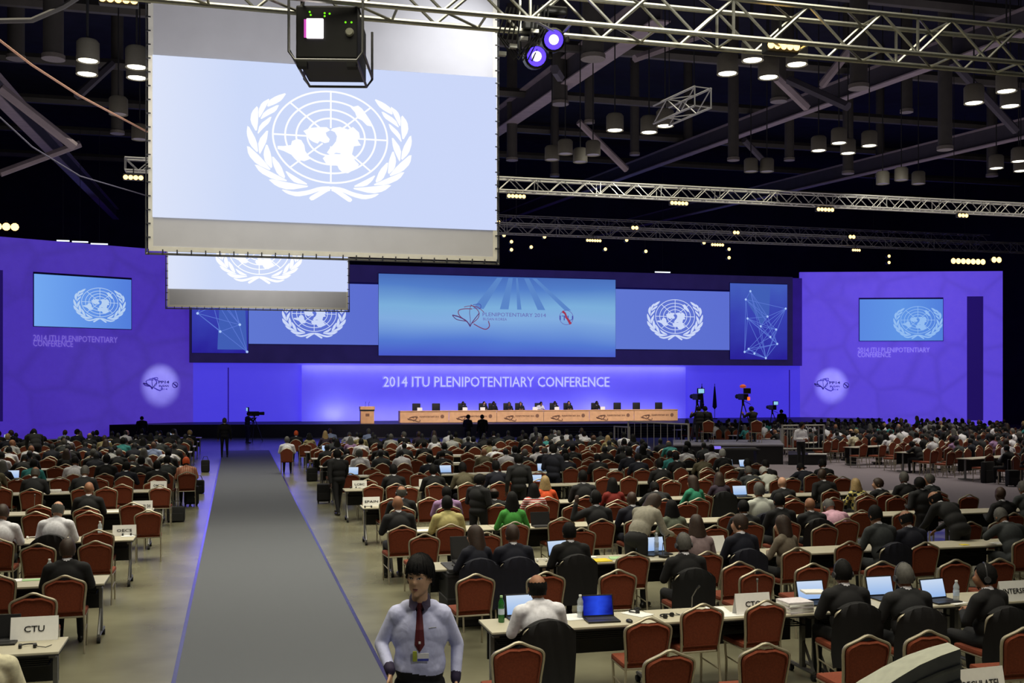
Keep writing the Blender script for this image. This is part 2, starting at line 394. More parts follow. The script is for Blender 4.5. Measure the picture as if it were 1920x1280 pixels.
def net_screen(pxs, label, nodes, facets):
    t, xm, z0, W, Ht = screen(WB, pxs, label, M_net, off=-.93, frame=.05)
    B = MB(); N = [(x * W, z * Ht) for x, z in nodes]
    for fc in facets:
        B.add([((x - .5) * W, -.12, z * Ht) for x, z in fc], [tuple(range(len(fc)))], 2)
    for i in range(len(N)):
        for j in range(i):
            if R.random() < .45 or j == i - 1:
                a, b = Vector((N[i][0] - W / 2, -.126, N[i][1])), Vector((N[j][0] - W / 2, -.126, N[j][1]))
                dd = (b - a); 
                if dd.length < 1e-3: continue
                nn = Vector((-dd.z, 0, dd.x)).normalized() * .018
                B.add([a - nn, a + nn, b + nn, b - nn], [(0, 1, 2, 3)], 0)
    for x, z in N:
        B.add([(x - W / 2 + .085 * math.cos(k * PI / 4), -.13, z + .085 * math.sin(k * PI / 4)) for k in range(8)], [tuple(range(8))], 1)
    B.build('network_pattern', [M_netl, M_netd, M_netf], t)
net_screen((361, 465, 530, 531, 661, 664), 'dark blue network picture at the left end of the stage header', [(.1, .55), (.55, .72), (.7, .78), (.98, .02), (.3, .9), (.85, .4), (.5, .3)], [[(.5, .95), (.95, .6), (.98, .05), (.45, .05)]])
net_screen((1357, 1463, 533, 536, 673, 676), 'dark blue network picture at the right end of the stage header', [(.35, .9), (.27, .79), (.3, .54), (.65, .57), (.97, .68), (.53, .44), (.8, .4), (.7, .3), (.82, .21), (.32, .14), (.42, .08), (.62, .02), (.25, .1)], [[(.35, .98), (.7, .98), (.68, .6), (.55, .45), (.3, .75)]])
M_ctr = gradmat('central_picture', [(0, (74, 92, 206)), (.18, (86, 124, 214)), (.45, (132, 176, 228)), (.62, (126, 178, 224)), (.85, (84, 128, 204)), (1, (70, 106, 184))], 2, .95, .22, 1.6)
CT, cxm, cz0, CWd, CHt = screen(WB, (706, 1144, 515, 528, 666, 671), 'wide central stage display with conference logo on light blue', M_ctr, off=-1.0, frame=.05)
def cpos(px, py):
    p = WB.loc(px, py); return p.x - cxm, p.z - cz0
M_ray = emat('picture_rays', (92, 136, 204), .95)
rb_ = MB()
for a, b, c, d in ((925, 935, 880, 900), (946, 954, 930, 946), (975, 984, 1000, 1014), (960, 963, 962, 970), (990, 998, 1050, 1062)):
    (xa_, _), (xb_, _), (xc_, _), (xd_, _) = cpos(a, 522), cpos(b, 522), cpos(c, 580), cpos(d, 580)
    za, zc = cpos(950, 524)[1], cpos(950, 582)[1]
    rb_.add([(xa_, -.118, za), (xb_, -.118, za), (xd_, -.118, zc), (xc_, -.118, zc)], [(0, 1, 2, 3)])
rb_.build('light_ray_pattern', M_ray, CT)
M_lp = emat('logo_plum', (96, 62, 124), .8); M_lpv = emat('logo_violet', (112, 112, 190), .85); M_lr = emat('logo_red', (170, 60, 90), .85); M_lbl = emat('logo_blue', (66, 76, 178), .85)
def ribbon_logo(conv, sc, mtls, parent, lw=.035, y=-.135):
    """spinning-top ribbon mark, traced in its own pixel frame"""
    B = MB()
    def st(pts, r, mi=0):
        pp = []
        for i in range(len(pts) - 1):
            for k in range(5):
                t = k / 5; p0 = pts[max(i - 1, 0)]; p1 = pts[i]; p2 = pts[i + 1]; p3 = pts[min(i + 2, len(pts) - 1)]
                cr = lambda a, b, c, d: .5 * (2 * b + (c - a) * t + (2 * a - 5 * b + 4 * c - d) * t * t + (3 * b - a - 3 * c + d) * t ** 3)
                pp.append((cr(p0[0], p1[0], p2[0], p3[0]), cr(p0[1], p1[1], p2[1], p3[1])))
        pp.append(pts[-1]); q = [conv(*p) for p in pp]
        B.tube([(a, y, b) for a, b in q], r, 5, mi)
    st([(90, 240), (180, 265), (280, 320), (330, 390)], lw * 1.3)
    st([(90, 245), (150, 300), (270, 322)], lw * .9)
    st([(330, 400), (360, 340), (420, 260), (460, 210)], lw)
    st([(330, 395), (335, 300), (325, 200), (340, 110)], lw * .6)
    st([(360, 155), (250, 155), (175, 180), (190, 250), (300, 340)], lw, 1)
    st([(340, 100), (400, 140), (450, 200), (440, 280), (360, 350)], lw * .9, 1)
    st([(250, 130), (330, 115), (430, 130), (520, 200)], lw * .7, 1)
    st([(370, 100), (460, 90), (480, 130), (450, 160)], lw * .7, 2)
    st([(380, 360), (480, 415), (550, 432), (595, 390), (580, 320)], lw * 1.1, 1)
    return B.build('ribbon_logo', mtls, parent)
ribbon_logo(lambda a, b: cpos(830 + a / 7.385, 560 + b / 7.385), 1, [M_lp, emat('logo_maroon', (128, 66, 106), .85), M_lbl], CT, .03)
def ctext(s, px, py, wpx, hpx, m, nm='lettering'):
    x, z = cpos(px, py); wd = (WB.loc(px + wpx / 2, py) - WB.loc(px - wpx / 2, py)).length
    o = text_mesh(nm, s, m, h=hpx * .0365, w=wd, parent=CT); o.location = (x, -.13, z)
ctext('PLENIPOTENTIARY 2014', 957, 592, 117, 7, M_lpv); ctext('BUSAN KOREA', 921, 600, 44, 5, M_lpv)
ctext('ITU', 1053, 598, 24, 9, M_lbl, 'round_mark')
x, z = cpos(1053, 597)
B = MB(); B.tube([(x + .5 * math.cos(k * PI / 12), -.125, z + .5 * math.sin(k * PI / 12)) for k in range(24)], .02, 5, closed=True)
B.tube([(x - .3, -.14, z + .42), (x - .12, -.14, z + .3), (x + .02, -.14, z + .02)], [.09, .075, .05], 5, 1); B.tube([(x - .1, -.14, z + .06), (x + .08, -.14, z - .1), (x + .3, -.14, z - .45)], [.05, .08, .1], 5, 1)
B.build('round_logo', [M_lpv, M_lr], CT)
# glowing title on the lower wall
p0, p1 = WB.loc(717, 714), WB.loc(1139, 717)
t = thing('wall_lettering', 'glowing white conference title lettering above the head table', 'lettering'); t.matrix_world = WB.M @ Matrix.Translation(((p0.x + p1.x) / 2, -.42, (p0.z + p1.z) / 2))
text_mesh('title_halo', '2014 ITU PLENIPOTENTIARY CONFERENCE', emat('title_halo', (132, 130, 252), 1.0), h=.80, w=p1.x - p0.x + .12, parent=t, bold=.022).location = (0, .03, 0)
text_mesh('title', '2014 ITU PLENIPOTENTIARY CONFERENCE', emat('title_face', (196, 198, 255), 1.0), h=.68, w=p1.x - p0.x - .05, parent=t, depth=.03)
# side titles and small logos
def side_title(wall, px0, px1, pyc1, pyc2, label, rgb):
    m = emat('side_title_%d' % px0, rgb, .9)
    a, b, c = wall.loc(px0, pyc1), wall.loc(px1, pyc1), wall.loc(px0, pyc2)
    t = thing('wall_lettering', label, 'lettering'); t.matrix_world = wall.M @ Matrix.Translation((a.x, -.04, a.z))
    text_mesh('title', '2014 ITU PLENIPOTENTIARY', m, h=.36, w=b.x - a.x, parent=t, align='LEFT')
    text_mesh('title', 'CONFERENCE', m, h=.36, w=(b.x - a.x) * .46, parent=t, align='LEFT').location = (0, 0, c.z - a.z)
side_title(WL, 62, 220, 633, 643, 'dim white two-line title under the left wing screen', (128, 108, 214))
side_title(WR, 1608, 1743, 656, 665, 'dim white two-line title under the right wing screen', (150, 134, 250))
def wing_logo(wall, px, py, label):
    c = wall.loc(px, py); k = (wall.loc(px + 10, py) - wall.loc(px - 10, py)).length / 20
    t = thing('wall_logo', label, 'logo'); t.matrix_world = wall.M @ Matrix.Translation((c.x, -.03, c.z))
    ink = mat('logo_ink', (44, 34, 120), .7, 0, 0); ink2 = mat('logo_ink_soft', (86, 78, 176), .7, 0, 0)
    text_mesh('lettering', 'PP14', ink, h=5 * k, w=20 * k, parent=t, bold=.02).location = (6 * k, 0, 4 * k)
    text_mesh('lettering', 'BUSAN', ink, h=3.4 * k, w=18 * k, parent=t).location = (6 * k, 0, -3 * k)
    text_mesh('lettering', '2014', ink2, h=3 * k, w=13 * k, parent=t).location = (6 * k, 0, -9 * k)
    ribbon_logo(lambda a, b: ((a - 560) / 14.5 * k, (270 - b) / 14.5 * k), 1, [ink, ink2, ink2], t, .6 * k, -.02)
    B = MB(); B.tube([(27 * k + 5 * k * math.cos(q * PI / 10), -.02, -1 * k + 5 * k * math.sin(q * PI / 10)) for q in range(20)], .5 * k, 5, closed=True)
    B.tube([(23 * k, -.02, 2 * k), (27 * k, -.02, -1 * k), (31 * k, -.02, -5 * k)], .8 * k, 5); B.build('round_logo', ink, t)
    return wall.M @ Vector((c.x, 0, c.z))
LG1 = wing_logo(WL, 301, 720, 'spotlit small conference logo low on the left violet wing')
LG2 = wing_logo(WR, 1559, 721, 'spotlit small conference logo low on the right violet wing')

# ------------------------------------------------------------------ stage platform, steps, head table, rostrum
ST = .80
fr = [at_d(205, 0, 64.3), at_d(600, 0, 65.0), at_d(960, 0, 65.4), at_d(1300, 0, 67), at_d(1655, 0, 70)]
poly = [(p.x, p.y) for p in fr] + [(at_d(1655, 0, 77).x, at_d(1655, 0, 77).y), (WB.M @ Vector((WB.L, .2, 0))).to_2d()[:], (WL_B.x - .3, YB + .2)]
poly = [tuple(p) for p in poly]
struct(MB().prism(poly, 0, ST, axis=2).build('floor_stage', mat('stage_black', (16, 13, 30), .5, 0, .2, 3)))
M_stp = mat('stage_step', (30, 24, 26), .6, 0, .1)
B = MB()
for i in range(5):
    a, b = at_d(1000, 0, 65.2 - .32 * (i + 1)), at_d(1295, 0, 66.6 - .32 * (i + 1)); a2, b2 = at_d(1000, 0, 65.4), at_d(1295, 0, 66.9)
    B.prism([(a.x, a.y), (b.x, b.y), (b2.x, b2.y), (a2.x, a2.y)], 0, ST - .14 * (i + 1), axis=2, mi=0)
struct(B.build('floor_stage_steps', M_stp))
M_wood = mat('pale_wood', (206, 160, 120), .5, 0, .08, 4)
DY = 67.5
pA, pB = at_Y(750, 770, DY), at_Y(1271, 771, DY)
t = thing('head_table', 'long pale wood head table with six logo panels on the stage', 'table', ((pA.x + pB.x) / 2, DY, ST))
W = pB.x - pA.x
for i in range(6):
    x0 = -W / 2 + W / 6 * i
    pn = MB().box(x0 + .012, x0 + W / 6 - .012, 0, .05, 0, .7).build('front_panel', M_wood, t)
    k = .055
    o = ribbon_logo(lambda a, b: (x0 + W / 12 - 1.1 + (a - 90) / 500 * .8, .5 - b / 440 * .45), 1, [mat('panel_ink', (120, 84, 66), .7, 0, 0)] * 3, pn, .02, -.015)
    tx = text_mesh('lettering', 'PLENIPOTENTIARY 2014', MATS['panel_ink'], h=.11, w=1.25, parent=pn, bold=.02); tx.location = (x0 + W / 12 + .3, -.01, .37)
    B = MB(); B.lathe([(.01, 0), (.12, 0), (.12, .012), (.01, .012)], n=14); rm = B.build('round_mark', MATS['panel_ink'], pn); rm.rotation_euler = (PI / 2, 0, 0); rm.location = (x0 + W / 12 + 1.15, -.003, .38)
MB().box(-W / 2, W / 2, -.03, .8, .7, .75).build('tabletop', M_wood, t)
for sx in (-1, 1): MB().box(sx * W / 2 - .03 * (sx > 0) - 0, sx * W / 2 + .03 * (sx < 0), .05, .78, 0, .7).build('end_panel', M_wood, t)
pr = at_Y(688, 792, DY - .6)
t = thing('rostrum', 'pale wood rostrum with dark band standing left of the head table', 'lectern', (pr.x, pr.y, ST))
MB().box(-.42, .42, -.28, .28, 0, .78, bev=.01).build('body', M_wood, t); MB().box(-.46, .46, -.32, .3, .86, 1.06, bev=.015).build('top_box', M_wood, t)
MB().box(-.44, .44, -.3, .29, .78, .86).build('band', M_dark, t)
for sx in (-.1, .12): MB().tube([(sx, 0, 1.05), (sx, -.02, 1.25), (sx + .02, -.08, 1.36)], .012, 6).build('microphone', M_black, t)
MB().box(-.12, .12, -.295, -.28, .45, .62).build('badge', mat('panel_ink', (120, 84, 66)), t)

# ------------------------------------------------------------------ large hanging projection screens
M_cloth = mat('screen_cloth', (188, 187, 190), .9, 0, .03, 2)
def hanging_screen(Y, px0, px1, pyb0, pyb1, img, label, emb, embr, z_top):
    a, b = at_Y(px0, pyb0, Y), at_Y(px1, pyb1, Y); zb = (a.z + b.z) / 2; W = b.x - a.x
    t = thing('projection_screen', label, 'screen', (a.x, Y, zb))
    MB().box(.05, W - .05, 0, .02, .05, z_top - zb).build('screen_cloth', M_cloth, t)
    hb = MB()
    for q in ((0, W, 0, .09), ):
        hb.box(0, W, -.012, .03, 0, .1); hb.box(0, .1, -.012, .03, .1, z_top - zb); hb.box(W - .1, W, -.012, .03, .1, z_top - zb); hb.box(0, W, -.012, .03, z_top - zb - .1, z_top - zb)
    hb.build('hem', mat('hem_cloth', (214, 210, 196), .85, 0, .05, 6), t)
    fb = MB(); fb.tube([(-.05, .06, -.05), (W + .05, .06, -.05), (W + .05, .06, z_top - zb + .05), (-.05, .06, z_top - zb + .05)], .035, 6, closed=True); fb.build('frame', M_grey, t)
    B = MB(); n = int(W / .29)
    for i in range(n + 1):
        x = W * i / n; B.box(x - .012, x + .012, -.03, .05, -.07, .04); B.box(x - .012, x + .012, -.03, .05, z_top - zb - .04, z_top - zb + .07)
    n = int((z_top - zb) / .29)
    for i in range(1, n):
        z = (z_top - zb) * i / n
        for xx in (0, W): B.box(xx - .05, xx + .05, -.03, .05, z - .012, z + .012)
    tl = B.build('tie_lacing', M_dark, t)
    tl['kind'] = 'stuff'
    (xl, yt0, yb0), (xr, yt1, yb1), m = img
    c = [at_Y(xl, yt0, Y), at_Y(xr, yt1, Y), at_Y(xr, yb1, Y), at_Y(xl, yb0, Y)]
    B = MB(); B.add([(p.x - a.x, -.02, p.z - zb) for p in c], [(0, 1, 2, 3)]); B.build('projected_image', m, t)
    p = at_Y(*emb, Y); e = link('emblem', emblem_mesh('emblem', M_embW, embr * p.y / F * (p - Vector((0, 0, H))).length / p.y if False else embr * d_of_Y(emb[0], Y) / F), t); e.location = (p.x - a.x, -.04, p.z - zb)
    for x in (W * .12, W * .88): MB().tube([(x, .06, z_top - zb), (x, .06, 17.9 - zb)], .02, 5).build('hanging_cable', M_dark, t)
    return t
M_im1 = gradmat('projected_sky', [(0, (222, 230, 252)), (.25, (206, 219, 251)), (1, (205, 217, 252))], 0, .98)
z1 = 10.9
hanging_screen(24.0, 278, 932, 470, 490, ((286, 103, 407), (931, 146, 432), M_im1), 'largest hanging projection screen, white emblem on pale blue, above the aisle', (620, 258), 106, 12.2)
hanging_screen(46.0, 313, 653, 576, 581, ((315, 360, 541), (652, 384, 547), M_im1), 'smaller hanging projection screen partly hidden behind the largest one', (486, 470), 55, 13.2)

# ------------------------------------------------------------------ trusses, roof steel, lamps
def truss(name, label, p0, p1, s, rr=.025, m=M_alu, bay=None, hang=17.9):
    p0, p1 = Vector(p0), Vector(p1); x = (p1 - p0); L = x.length; x.normalize()
    up = Vector((0, 0, 1)); yv = up.cross(x).normalized()
    t = thing(name, label, 'truss', p0)
    C = [(-s / 2, 0), (s / 2, 0), (-s / 2, s), (s / 2, s)]
    P = lambda u, c: x * u + yv * c[0] + up * c[1]
    for c in C: MB().tube([P(0, c), P(L, c)], rr, 8).build('chord', m, t, True)
    B = MB(); bay = bay or s * 1.05; n = max(2, int(L / bay)); bw = L / n
    for i in range(n):
        u0, u1 = i * bw, (i + 1) * bw
        for a, b in ((0, 2), (1, 3)):
            q = (u0, u1) if i % 2 else (u1, u0)
            B.tube([P(q[0], C[a]), P(q[1], C[b])], rr * .55, 5, cap=False)
            if i % 5 == 0: B.tube([P(u0, C[a]), P(u0, C[b])], rr * .6, 5, cap=False)
        for a, b in ((0, 1), (2, 3)):
            B.tube([P(u0, C[a]), P(u1 if i % 2 else u0, C[b])], rr * .5, 5, cap=False)
    B.build('lattice', m, t)
    for u in (L * .2, L * .8): MB().tube([P(u, (0, s)), P(u, (0, hang - p0.z))], .012, 5).build('hanging_cable', M_dark, t)
    return t
truss('lighting_truss', 'bright aluminium box truss crossing the top of the picture', (-4, 11.0, 7.0), (16.5, 11.0, 7.0), .42, .03, bay=.46)
truss('lighting_truss', 'second lighting truss, carrying four warm lamp bars across mid hall', at_Y(500, 0, 34.8).xy.to_3d() + Vector((0, 0, 9.7)), at_Y(2050, 0, 34.8).xy.to_3d() + Vector((0, 0, 9.7)), .42, .03, M_alu)
truss('lighting_truss', 'third truss, dull grey, near the stage', at_Y(640, 0, 50).xy.to_3d() + Vector((0, 0, 10.5)), at_Y(2050, 0, 50).xy.to_3d() + Vector((0, 0, 10.5)), .5, .03, M_dalu)
truss('lighting_truss', 'farthest faint truss just above the stage header', at_Y(640, 0, 56).xy.to_3d() + Vector((0, 0, 11.8)), at_Y(1850, 0, 56).xy.to_3d() + Vector((0, 0, 11.8)), .55, .03, M_dalu)
q0 = at_d(1318, 200, 25); q1 = at_d(1240, 234, 26.7)
truss('hanging_truss', 'short box truss end hanging among the ceiling lamps', q0, Vector((q1.x, q1.y, q0.z)), .45, .028, M_dalu)
q0 = at_d(235, 320, 33)
truss('hanging_truss', 'short pale truss end beside the largest screen edge', q0, q0 + Vector((3.2, 0, 0)), .38, .028, M_dalu)

# roof girders: parallel, rising slightly towards the stage
gdir = cw(-.275, 1, .0585)
def girder(label, px, py, d, d2, w=.42, h=.75, m=M_beam):
    p = at_d(px, py, d); q = p + gdir * (d2 - d)
    x = (q - p); L = x.length; x.normalize(); yv = Vector((0, 0, 1)).cross(x).normalized(); zv = x.cross(yv)
    M = Matrix(((x.x, yv.x, zv.x, p.x), (x.y, yv.y, zv.y, p.y), (x.z, yv.z, zv.z, p.z), (0, 0, 0, 1)))
    t = thing('roof_girder', label, 'girder'); t.matrix_world = M
    MB().box(0, L, -w / 2, w / 2, 0, .05).build('lower_flange', m, t)
    MB().box(0, L, -.03, .03, .05, h).build('girder_web', mat('girder_web_paint', (60, 56, 64), .8, 0, .1, 2), t)
    MB().box(0, L, -w / 2, w / 2, h, h + .05).build('upper_flange', m, t)
girder('pale steel roof girder just right of the largest screen', 1240, 40, 33, 80, .62, 1.0)
girder('long roof girder running through the middle of the lamp clusters', 1930, 62, 33, 95)
girder('farthest right roof girder dipping to the lamps at the edge', 2100, 217, 40, 95)
girder('roof girder rising at the left edge of the ceiling', -140, 50, 28, 80)
M_crs = mat('purlin_paint', (64, 60, 72), .85, 0, .12, 2)
def bar(name, label, cat, p, q, w=.16, m=M_crs):
    p, q = Vector(p), Vector(q); B = MB(); B.tube([p, q], w, 6); o = B.build(name, m); return tag(o, label, cat)
k = 0
for i, (Y, z) in enumerate(((30, 15.5), (38, 15.8), (46, 16.2), (54, 16.6), (62, 17), (70, 17.2))):
    bar('roof_purlin', '%s of the six dark horizontal roof pipes from the camera' % nth(i + 1), 'pipe', (-25, Y, z), (52, Y, z), .22, M_duct)
for i, (a, b, dd) in enumerate((((1455, 145), (1512, 200), 32), ((1785, 115), (1905, 245), 34), ((1085, 228), (1175, 318), 44), ((1040, 130), (1050, 145), 30), ((1190, 110), (1330, 60), 36), ((1590, 200), (1480, 150), 30), ((0, 165), (140, 275), 30), ((145, 180), (210, 120), 34), ((0, 325), (150, 270), 38), ((1395, 262), (1440, 310), 46), ((1620, 60), (1540, 160), 34))):
    bar('roof_brace', '%s diagonal steel roof brace, %s' % (('purple-grey', 'dark')[i % 2], ('by the warm lamp bar', 'beside lamps at the upper right edge', 'below the long girder, mid right', 'short, beside the purple lamps', 'reaching up under the bright truss', 'crossing the round ducts', 'pale, at the left edge', 'behind the left lamp pairs', 'low at the left edge', 'above the four-lamp cluster', 'sloping behind the truss')[i]), 'brace', at_d(*a, dd), at_d(*b, dd + 1.5), .14, M_beam if i % 2 == 0 else M_crs)
for i, (px, py, d, r) in enumerate(((1112, 110, 30, .55), (1050, 195, 42, .55), (1610, 165, 32, .48), (1772, 280, 36, .42), (1375, 300, 46, .42), (1590, 325, 50, .45), (1105, 230, 44, .35), (1190, 290, 52, .4), (100, 110, 30, .5), (220, 250, 44, .45), (30, 110, 36, .5), (1460, 190, 40, .5), (1480, 300, 50, .4), (1700, 210, 42, .4), (1290, 290, 58, .45), (960, 300, 50, .45), (1650, 330, 56, .4), (1860, 330, 52, .45), (1040, 330, 56, .4))):
    p = at_d(px, py, d); r *= .55
    t = thing('roof_duct', 'vertical round grey roof duct, %s of nineteen, %s' % (nth(i + 1), 'left of the screen' if px < 278 else ('near the purple lamps' if px < 1150 else ('mid roof' if px < 1550 else 'upper right roof'))), 'duct', p)
    MB().cyl((0, 0), r, 0, 21 - p.z, 16).build('pipe', M_duct, t, True)
    MB().lathe([(r * 1.02, -.02), (r * 1.15, -.02), (r * 1.15, .1), (r * 1.02, .1)], n=18).build('collar', mat('collar_metal', (112, 106, 100), .6, .2), t, True)

# cylinder downlights in clusters
def downlight_proto(lit):
    t = thing('ceiling_lamp', 'x', 'lamp')
    MB().lathe([(.23, .03), (.25, 0), (.25, .42), (.2, .48)], n=18).build('housing', M_cream, t, True)
    MB().lathe([(.0, .02), (.205, .015), (.205, .04), (0, .04)], n=18).build('lens', M_lampc if lit else mat('unlit_lens', (120, 116, 100), .4), t)
    MB().tube([(0, 0, .47), (0, 0, 10.2)], .02, 5).build('stem', M_dark, t)
    return t
DL = {True: downlight_proto(True), False: downlight_proto(False)}
usedp = set()
CL = [((165, 115), 1, 'upper lamp of the pair left of the screen'), ((163, 140), 1, 'lower lamp of the pair left of the screen'), ((256, 127), 1, 'upper lamp of the pair touching the screen edge'), ((257, 147), 1, 'lower lamp of the pair touching the screen edge'),
      ((1153, 245), 1, 'first lamp of the row of three under the girder'), ((1217, 249), 1, 'middle lamp of the row of three under the girder'), ((1247, 237), 1, 'lamp under the short hanging truss'),
      ((1364, 139), 1, 'leftmost lamp of the four by the warm lamp bar'), ((1411, 114), 1, 'lamp just left under the warm lamp bar'), ((1441, 146), 1, 'lowest lamp of the four by the warm lamp bar'), ((1494, 122), 1, 'rightmost lamp of the four by the warm lamp bar'),
      ((1535, 283), 1, 'leftmost lamp of the four-lamp cluster mid right'), ((1573, 269), 1, 'topmost lamp of the four-lamp cluster mid right'), ((1590, 288), 1, 'lowest lamp of the four-lamp cluster mid right'), ((1630, 274), 1, 'rightmost lamp of the four-lamp cluster mid right'),
      ((1826, 194), 1, 'leftmost lamp of the three at the upper right edge'), ((1887, 172), 1, 'topmost lamp of the three at the upper right edge'), ((1894, 200), 1, 'lowest lamp of the three at the upper right edge'),
      ((1868, 316), 1, 'leftmost lamp of the three low at the right edge'), ((1910, 303), 1, 'topmost lamp of the three low at the right edge'), ((1914, 321), 1, 'lowest lamp of the three low at the right edge'),
      ((1035, 300), 0, 'unlit lamp, first of four by the screen'), ((1060, 289), 0, 'unlit lamp, second of four by the screen'), ((1088, 304), 0, 'unlit lamp, third of four by the screen'), ((1112, 291), 0, 'unlit lamp, last of four by the screen'),
      ((1408, 322), 0, 'unlit lamp, left of two under the middle girder'), ((1438, 322), 0, 'unlit lamp, right of two under the middle girder'), ((1655, 345), 0, 'unlit lamp, first of three above the second truss'), ((1690, 338), 0, 'unlit lamp, middle of three above the second truss'), ((1722, 345), 0, 'unlit lamp, last of three above the second truss'),
      ((222, 215), 0, 'unlit lamp, upper one between cables on the left'), ((262, 262), 0, 'unlit lamp, lower one beside the screen edge')]
for (px, py), lit, lb in CL:
    lit = bool(lit); p = at_z(px, py, 10.5) if py < 260 else at_z(px, py, 10.9)
    o = DL[lit] if lit not in usedp else copy_tree(DL[lit]); usedp.add(lit)
    o.location = p; o['label'] = 'cream cylinder ceiling lamp, ' + lb; o['group'] = 'cylinder lamps under the roof'
# lamp bars
def lamp_bar(px, py, Y, n, wpx, label, r=.055):
    p = at_Y(px, py, Y); wd = wpx * d_of_Y(px, Y) / F
    t = thing('lamp_bar', label, 'lamp', p, 0, 'warm lamp bars on the trusses')
    MB().box(-wd / 2, wd / 2, -.02, .12, -.07, .1, bev=.015).build('housing', M_dark, t)
    rr = wd / n * .5
    for i in range(n):
        x = -wd / 2 + wd / n * (i + .5)
        MB().lathe([(.01, 0), (rr, 0), (rr * .7, .03)], n=10).build('lamp', M_lampw, t).matrix_local = Matrix.Translation((x, -.03, 0)) @ Matrix.Rotation(PI / 2, 4, 'X')
    MB().tube([(0, .05, .08), (0, .05, .32)], .02, 5).build('clamp', M_dark, t)
lamp_bar(1467, 88, 11.0, 5, 66, 'brightest warm lamp bar under the bright truss')
for (px, py), lb in zip(((968, 368), (1273, 381), (1547, 393), (1805, 404)), ('beside the largest screen', 'second along the second truss', 'third along the second truss', 'last along the second truss')):
    lamp_bar(px, py, 34.6, 5 if px < 1800 else 3, 36 if px < 1800 else 22, 'warm lamp bar ' + lb)
for (px, py, n, wp), lb in zip(((1113, 451, 6, 30), (1345, 459, 5, 26), (1605, 469, 4, 18), (1190, 427, 2, 14), (1380, 436, 2, 13), (1597, 444, 2, 14)), ('under the third truss, nearest the screen', 'under the third truss, middle one', 'under the third truss, last one', 'small, on the third truss above the six-lamp bar', 'small, on the third truss middle', 'small, on the third truss far end')):
    lamp_bar(px, py, 49.6, n, wp, 'warm lamp bar ' + lb)
lamp_bar(1815, 490, 62, 7, 75, 'row of seven round lamps above the right wing'); lamp_bar(1868, 487, 61, 2, 22, 'bright flaring lamp pair above the right wing end')
lamp_bar(250, 333, 32.8, 4, 36, 'warm lamp bar under the short truss left of the screen'); lamp_bar(12, 425, 55, 3, 44, 'three warm round lamps at the far left edge'); lamp_bar(222, 0, 16, 5, 70, 'warm lamp bar at the very top left of the screen')
def spot_can(px, py, Y, label, r=.11):
    p = at_Y(px, py, Y); t = thing('spot_lamp', label, 'lamp', p, 0, 'small spot lamps over the stage')
    o = MB().lathe([(r * .6, .3), (r, .25), (r, 0), (r * .9, 0)], n=10).build('housing', M_dark, t); o.rotation_euler = (-PI / 2, 0, 0)
    o = MB().lathe([(.0, .02), (r * .85, .01), (r * .85, -.015), (0, -.02)], n=10).build('lens', M_lampw, t); o.rotation_euler = (-PI / 2, 0, 0)
    MB().tube([(0, .12, r), (0, .12, 1.2)], .015, 5).build('clamp', M_dark, t)
for i, (px, py) in enumerate(((945, 441), (935, 416), (1021, 444), (959, 453), (959, 468), (996, 463), (1175, 450), (1135, 467), (1211, 471), (1320, 455), (1367, 467), (1367, 483), (1667, 480), (1667, 492))):
    spot_can(px, py, 58, 'tiny warm spot lamp over the stage, %s from the screen edge' % nth(i + 1))
for i, (px, py, wp) in enumerate(((1243, 510, 30), (118, 451, 22), (150, 453, 28), (186, 457, 30))):
    p = at_Y(px, py, 60); wd = wp * d_of_Y(px, 60) / F
    t = thing('strip_lamp', ('white strip lamp over the stage header', 'first white strip lamp above the left wing', 'second white strip lamp above the left wing', 'last white strip lamp above the left wing')[i], 'lamp', p)
    MB().box(-wd / 2, wd / 2, 0, .12, .03, .1).build('housing', M_dark, t); MB().box(-wd / 2, wd / 2, .0, .1, -.03, .03).build('tube_lamp', emat('cold_strip', (225, 235, 250), 1.6), t)
    MB().tube([(0, .05, .1), (0, .05, 6)], .012, 5).build('stem', M_dark, t)
# moving heads beside the screen
def moving_head(px, py, label):
    p = at_Y(px, py, 11.2); t = thing('moving_light', label, 'stage light', p, 0, 'purple moving lights on the bright truss')
    hd = MB().lathe([(.02, .26), (.09, .24), (.13, .1), (.13, -.06), (.11, -.08)], n=18).build('head', M_black, t, True); hd.rotation_euler = (-PI / 2 + .2, 0, -.12)
    ln = MB().lathe([(0, -.085), (.105, -.08), (.105, -.07), (0, -.065)], n=18).build('lens', emat('violet_lens', (72, 50, 255), 3), hd)
    MB().lathe([(0, -.09), (.055, -.088), (.055, -.08), (0, -.078)], n=14).build('lens_core', emat('lens_core', (225, 222, 255), 2), hd)
    yk = MB(); yk.tube([(-.17, 0, 0), (-.18, .02, .2), (0, .03, .27), (.18, .02, .2), (.17, 0, 0)], .022, 6); yk.build('yoke', M_black, t, True)
    MB().box(-.15, .15, -.08, .14, .27, .36, bev=.02).build('base', M_black, t)
    MB().tube([(0, .03, .36), (0, .03, .5)], .03, 8).build('clamp', M_grey, t)
moving_head(1036, 76, 'purple moving light, higher one under the bright truss'); moving_head(1004, 107, 'purple moving light, lower one nearer the screen')
t = thing('cable_loom', 'looped cables and small clamps hanging beside the purple moving lights', 'cables')
o1 = at_Y(985, 60, 11.1); t.location = o1
B = MB()
for i in range(5): B.tube([(-.2 + .04 * i, 0, .25), (-.3 + .05 * i, .02, -.05 - .03 * i), (-.12 + .05 * i, .02, -.3), (.05 + .05 * i, 0, -.1 + .05 * i), (.1 + .04 * i, 0, .3)], .01, 5)
B.build('loop_cable', M_rubber, t)
for i in range(4): MB().box(-.3 + .12 * i, -.22 + .12 * i, -.04, .02, -.28 + .09 * i, -.24 + .09 * i).build('clip', M_alu, t)
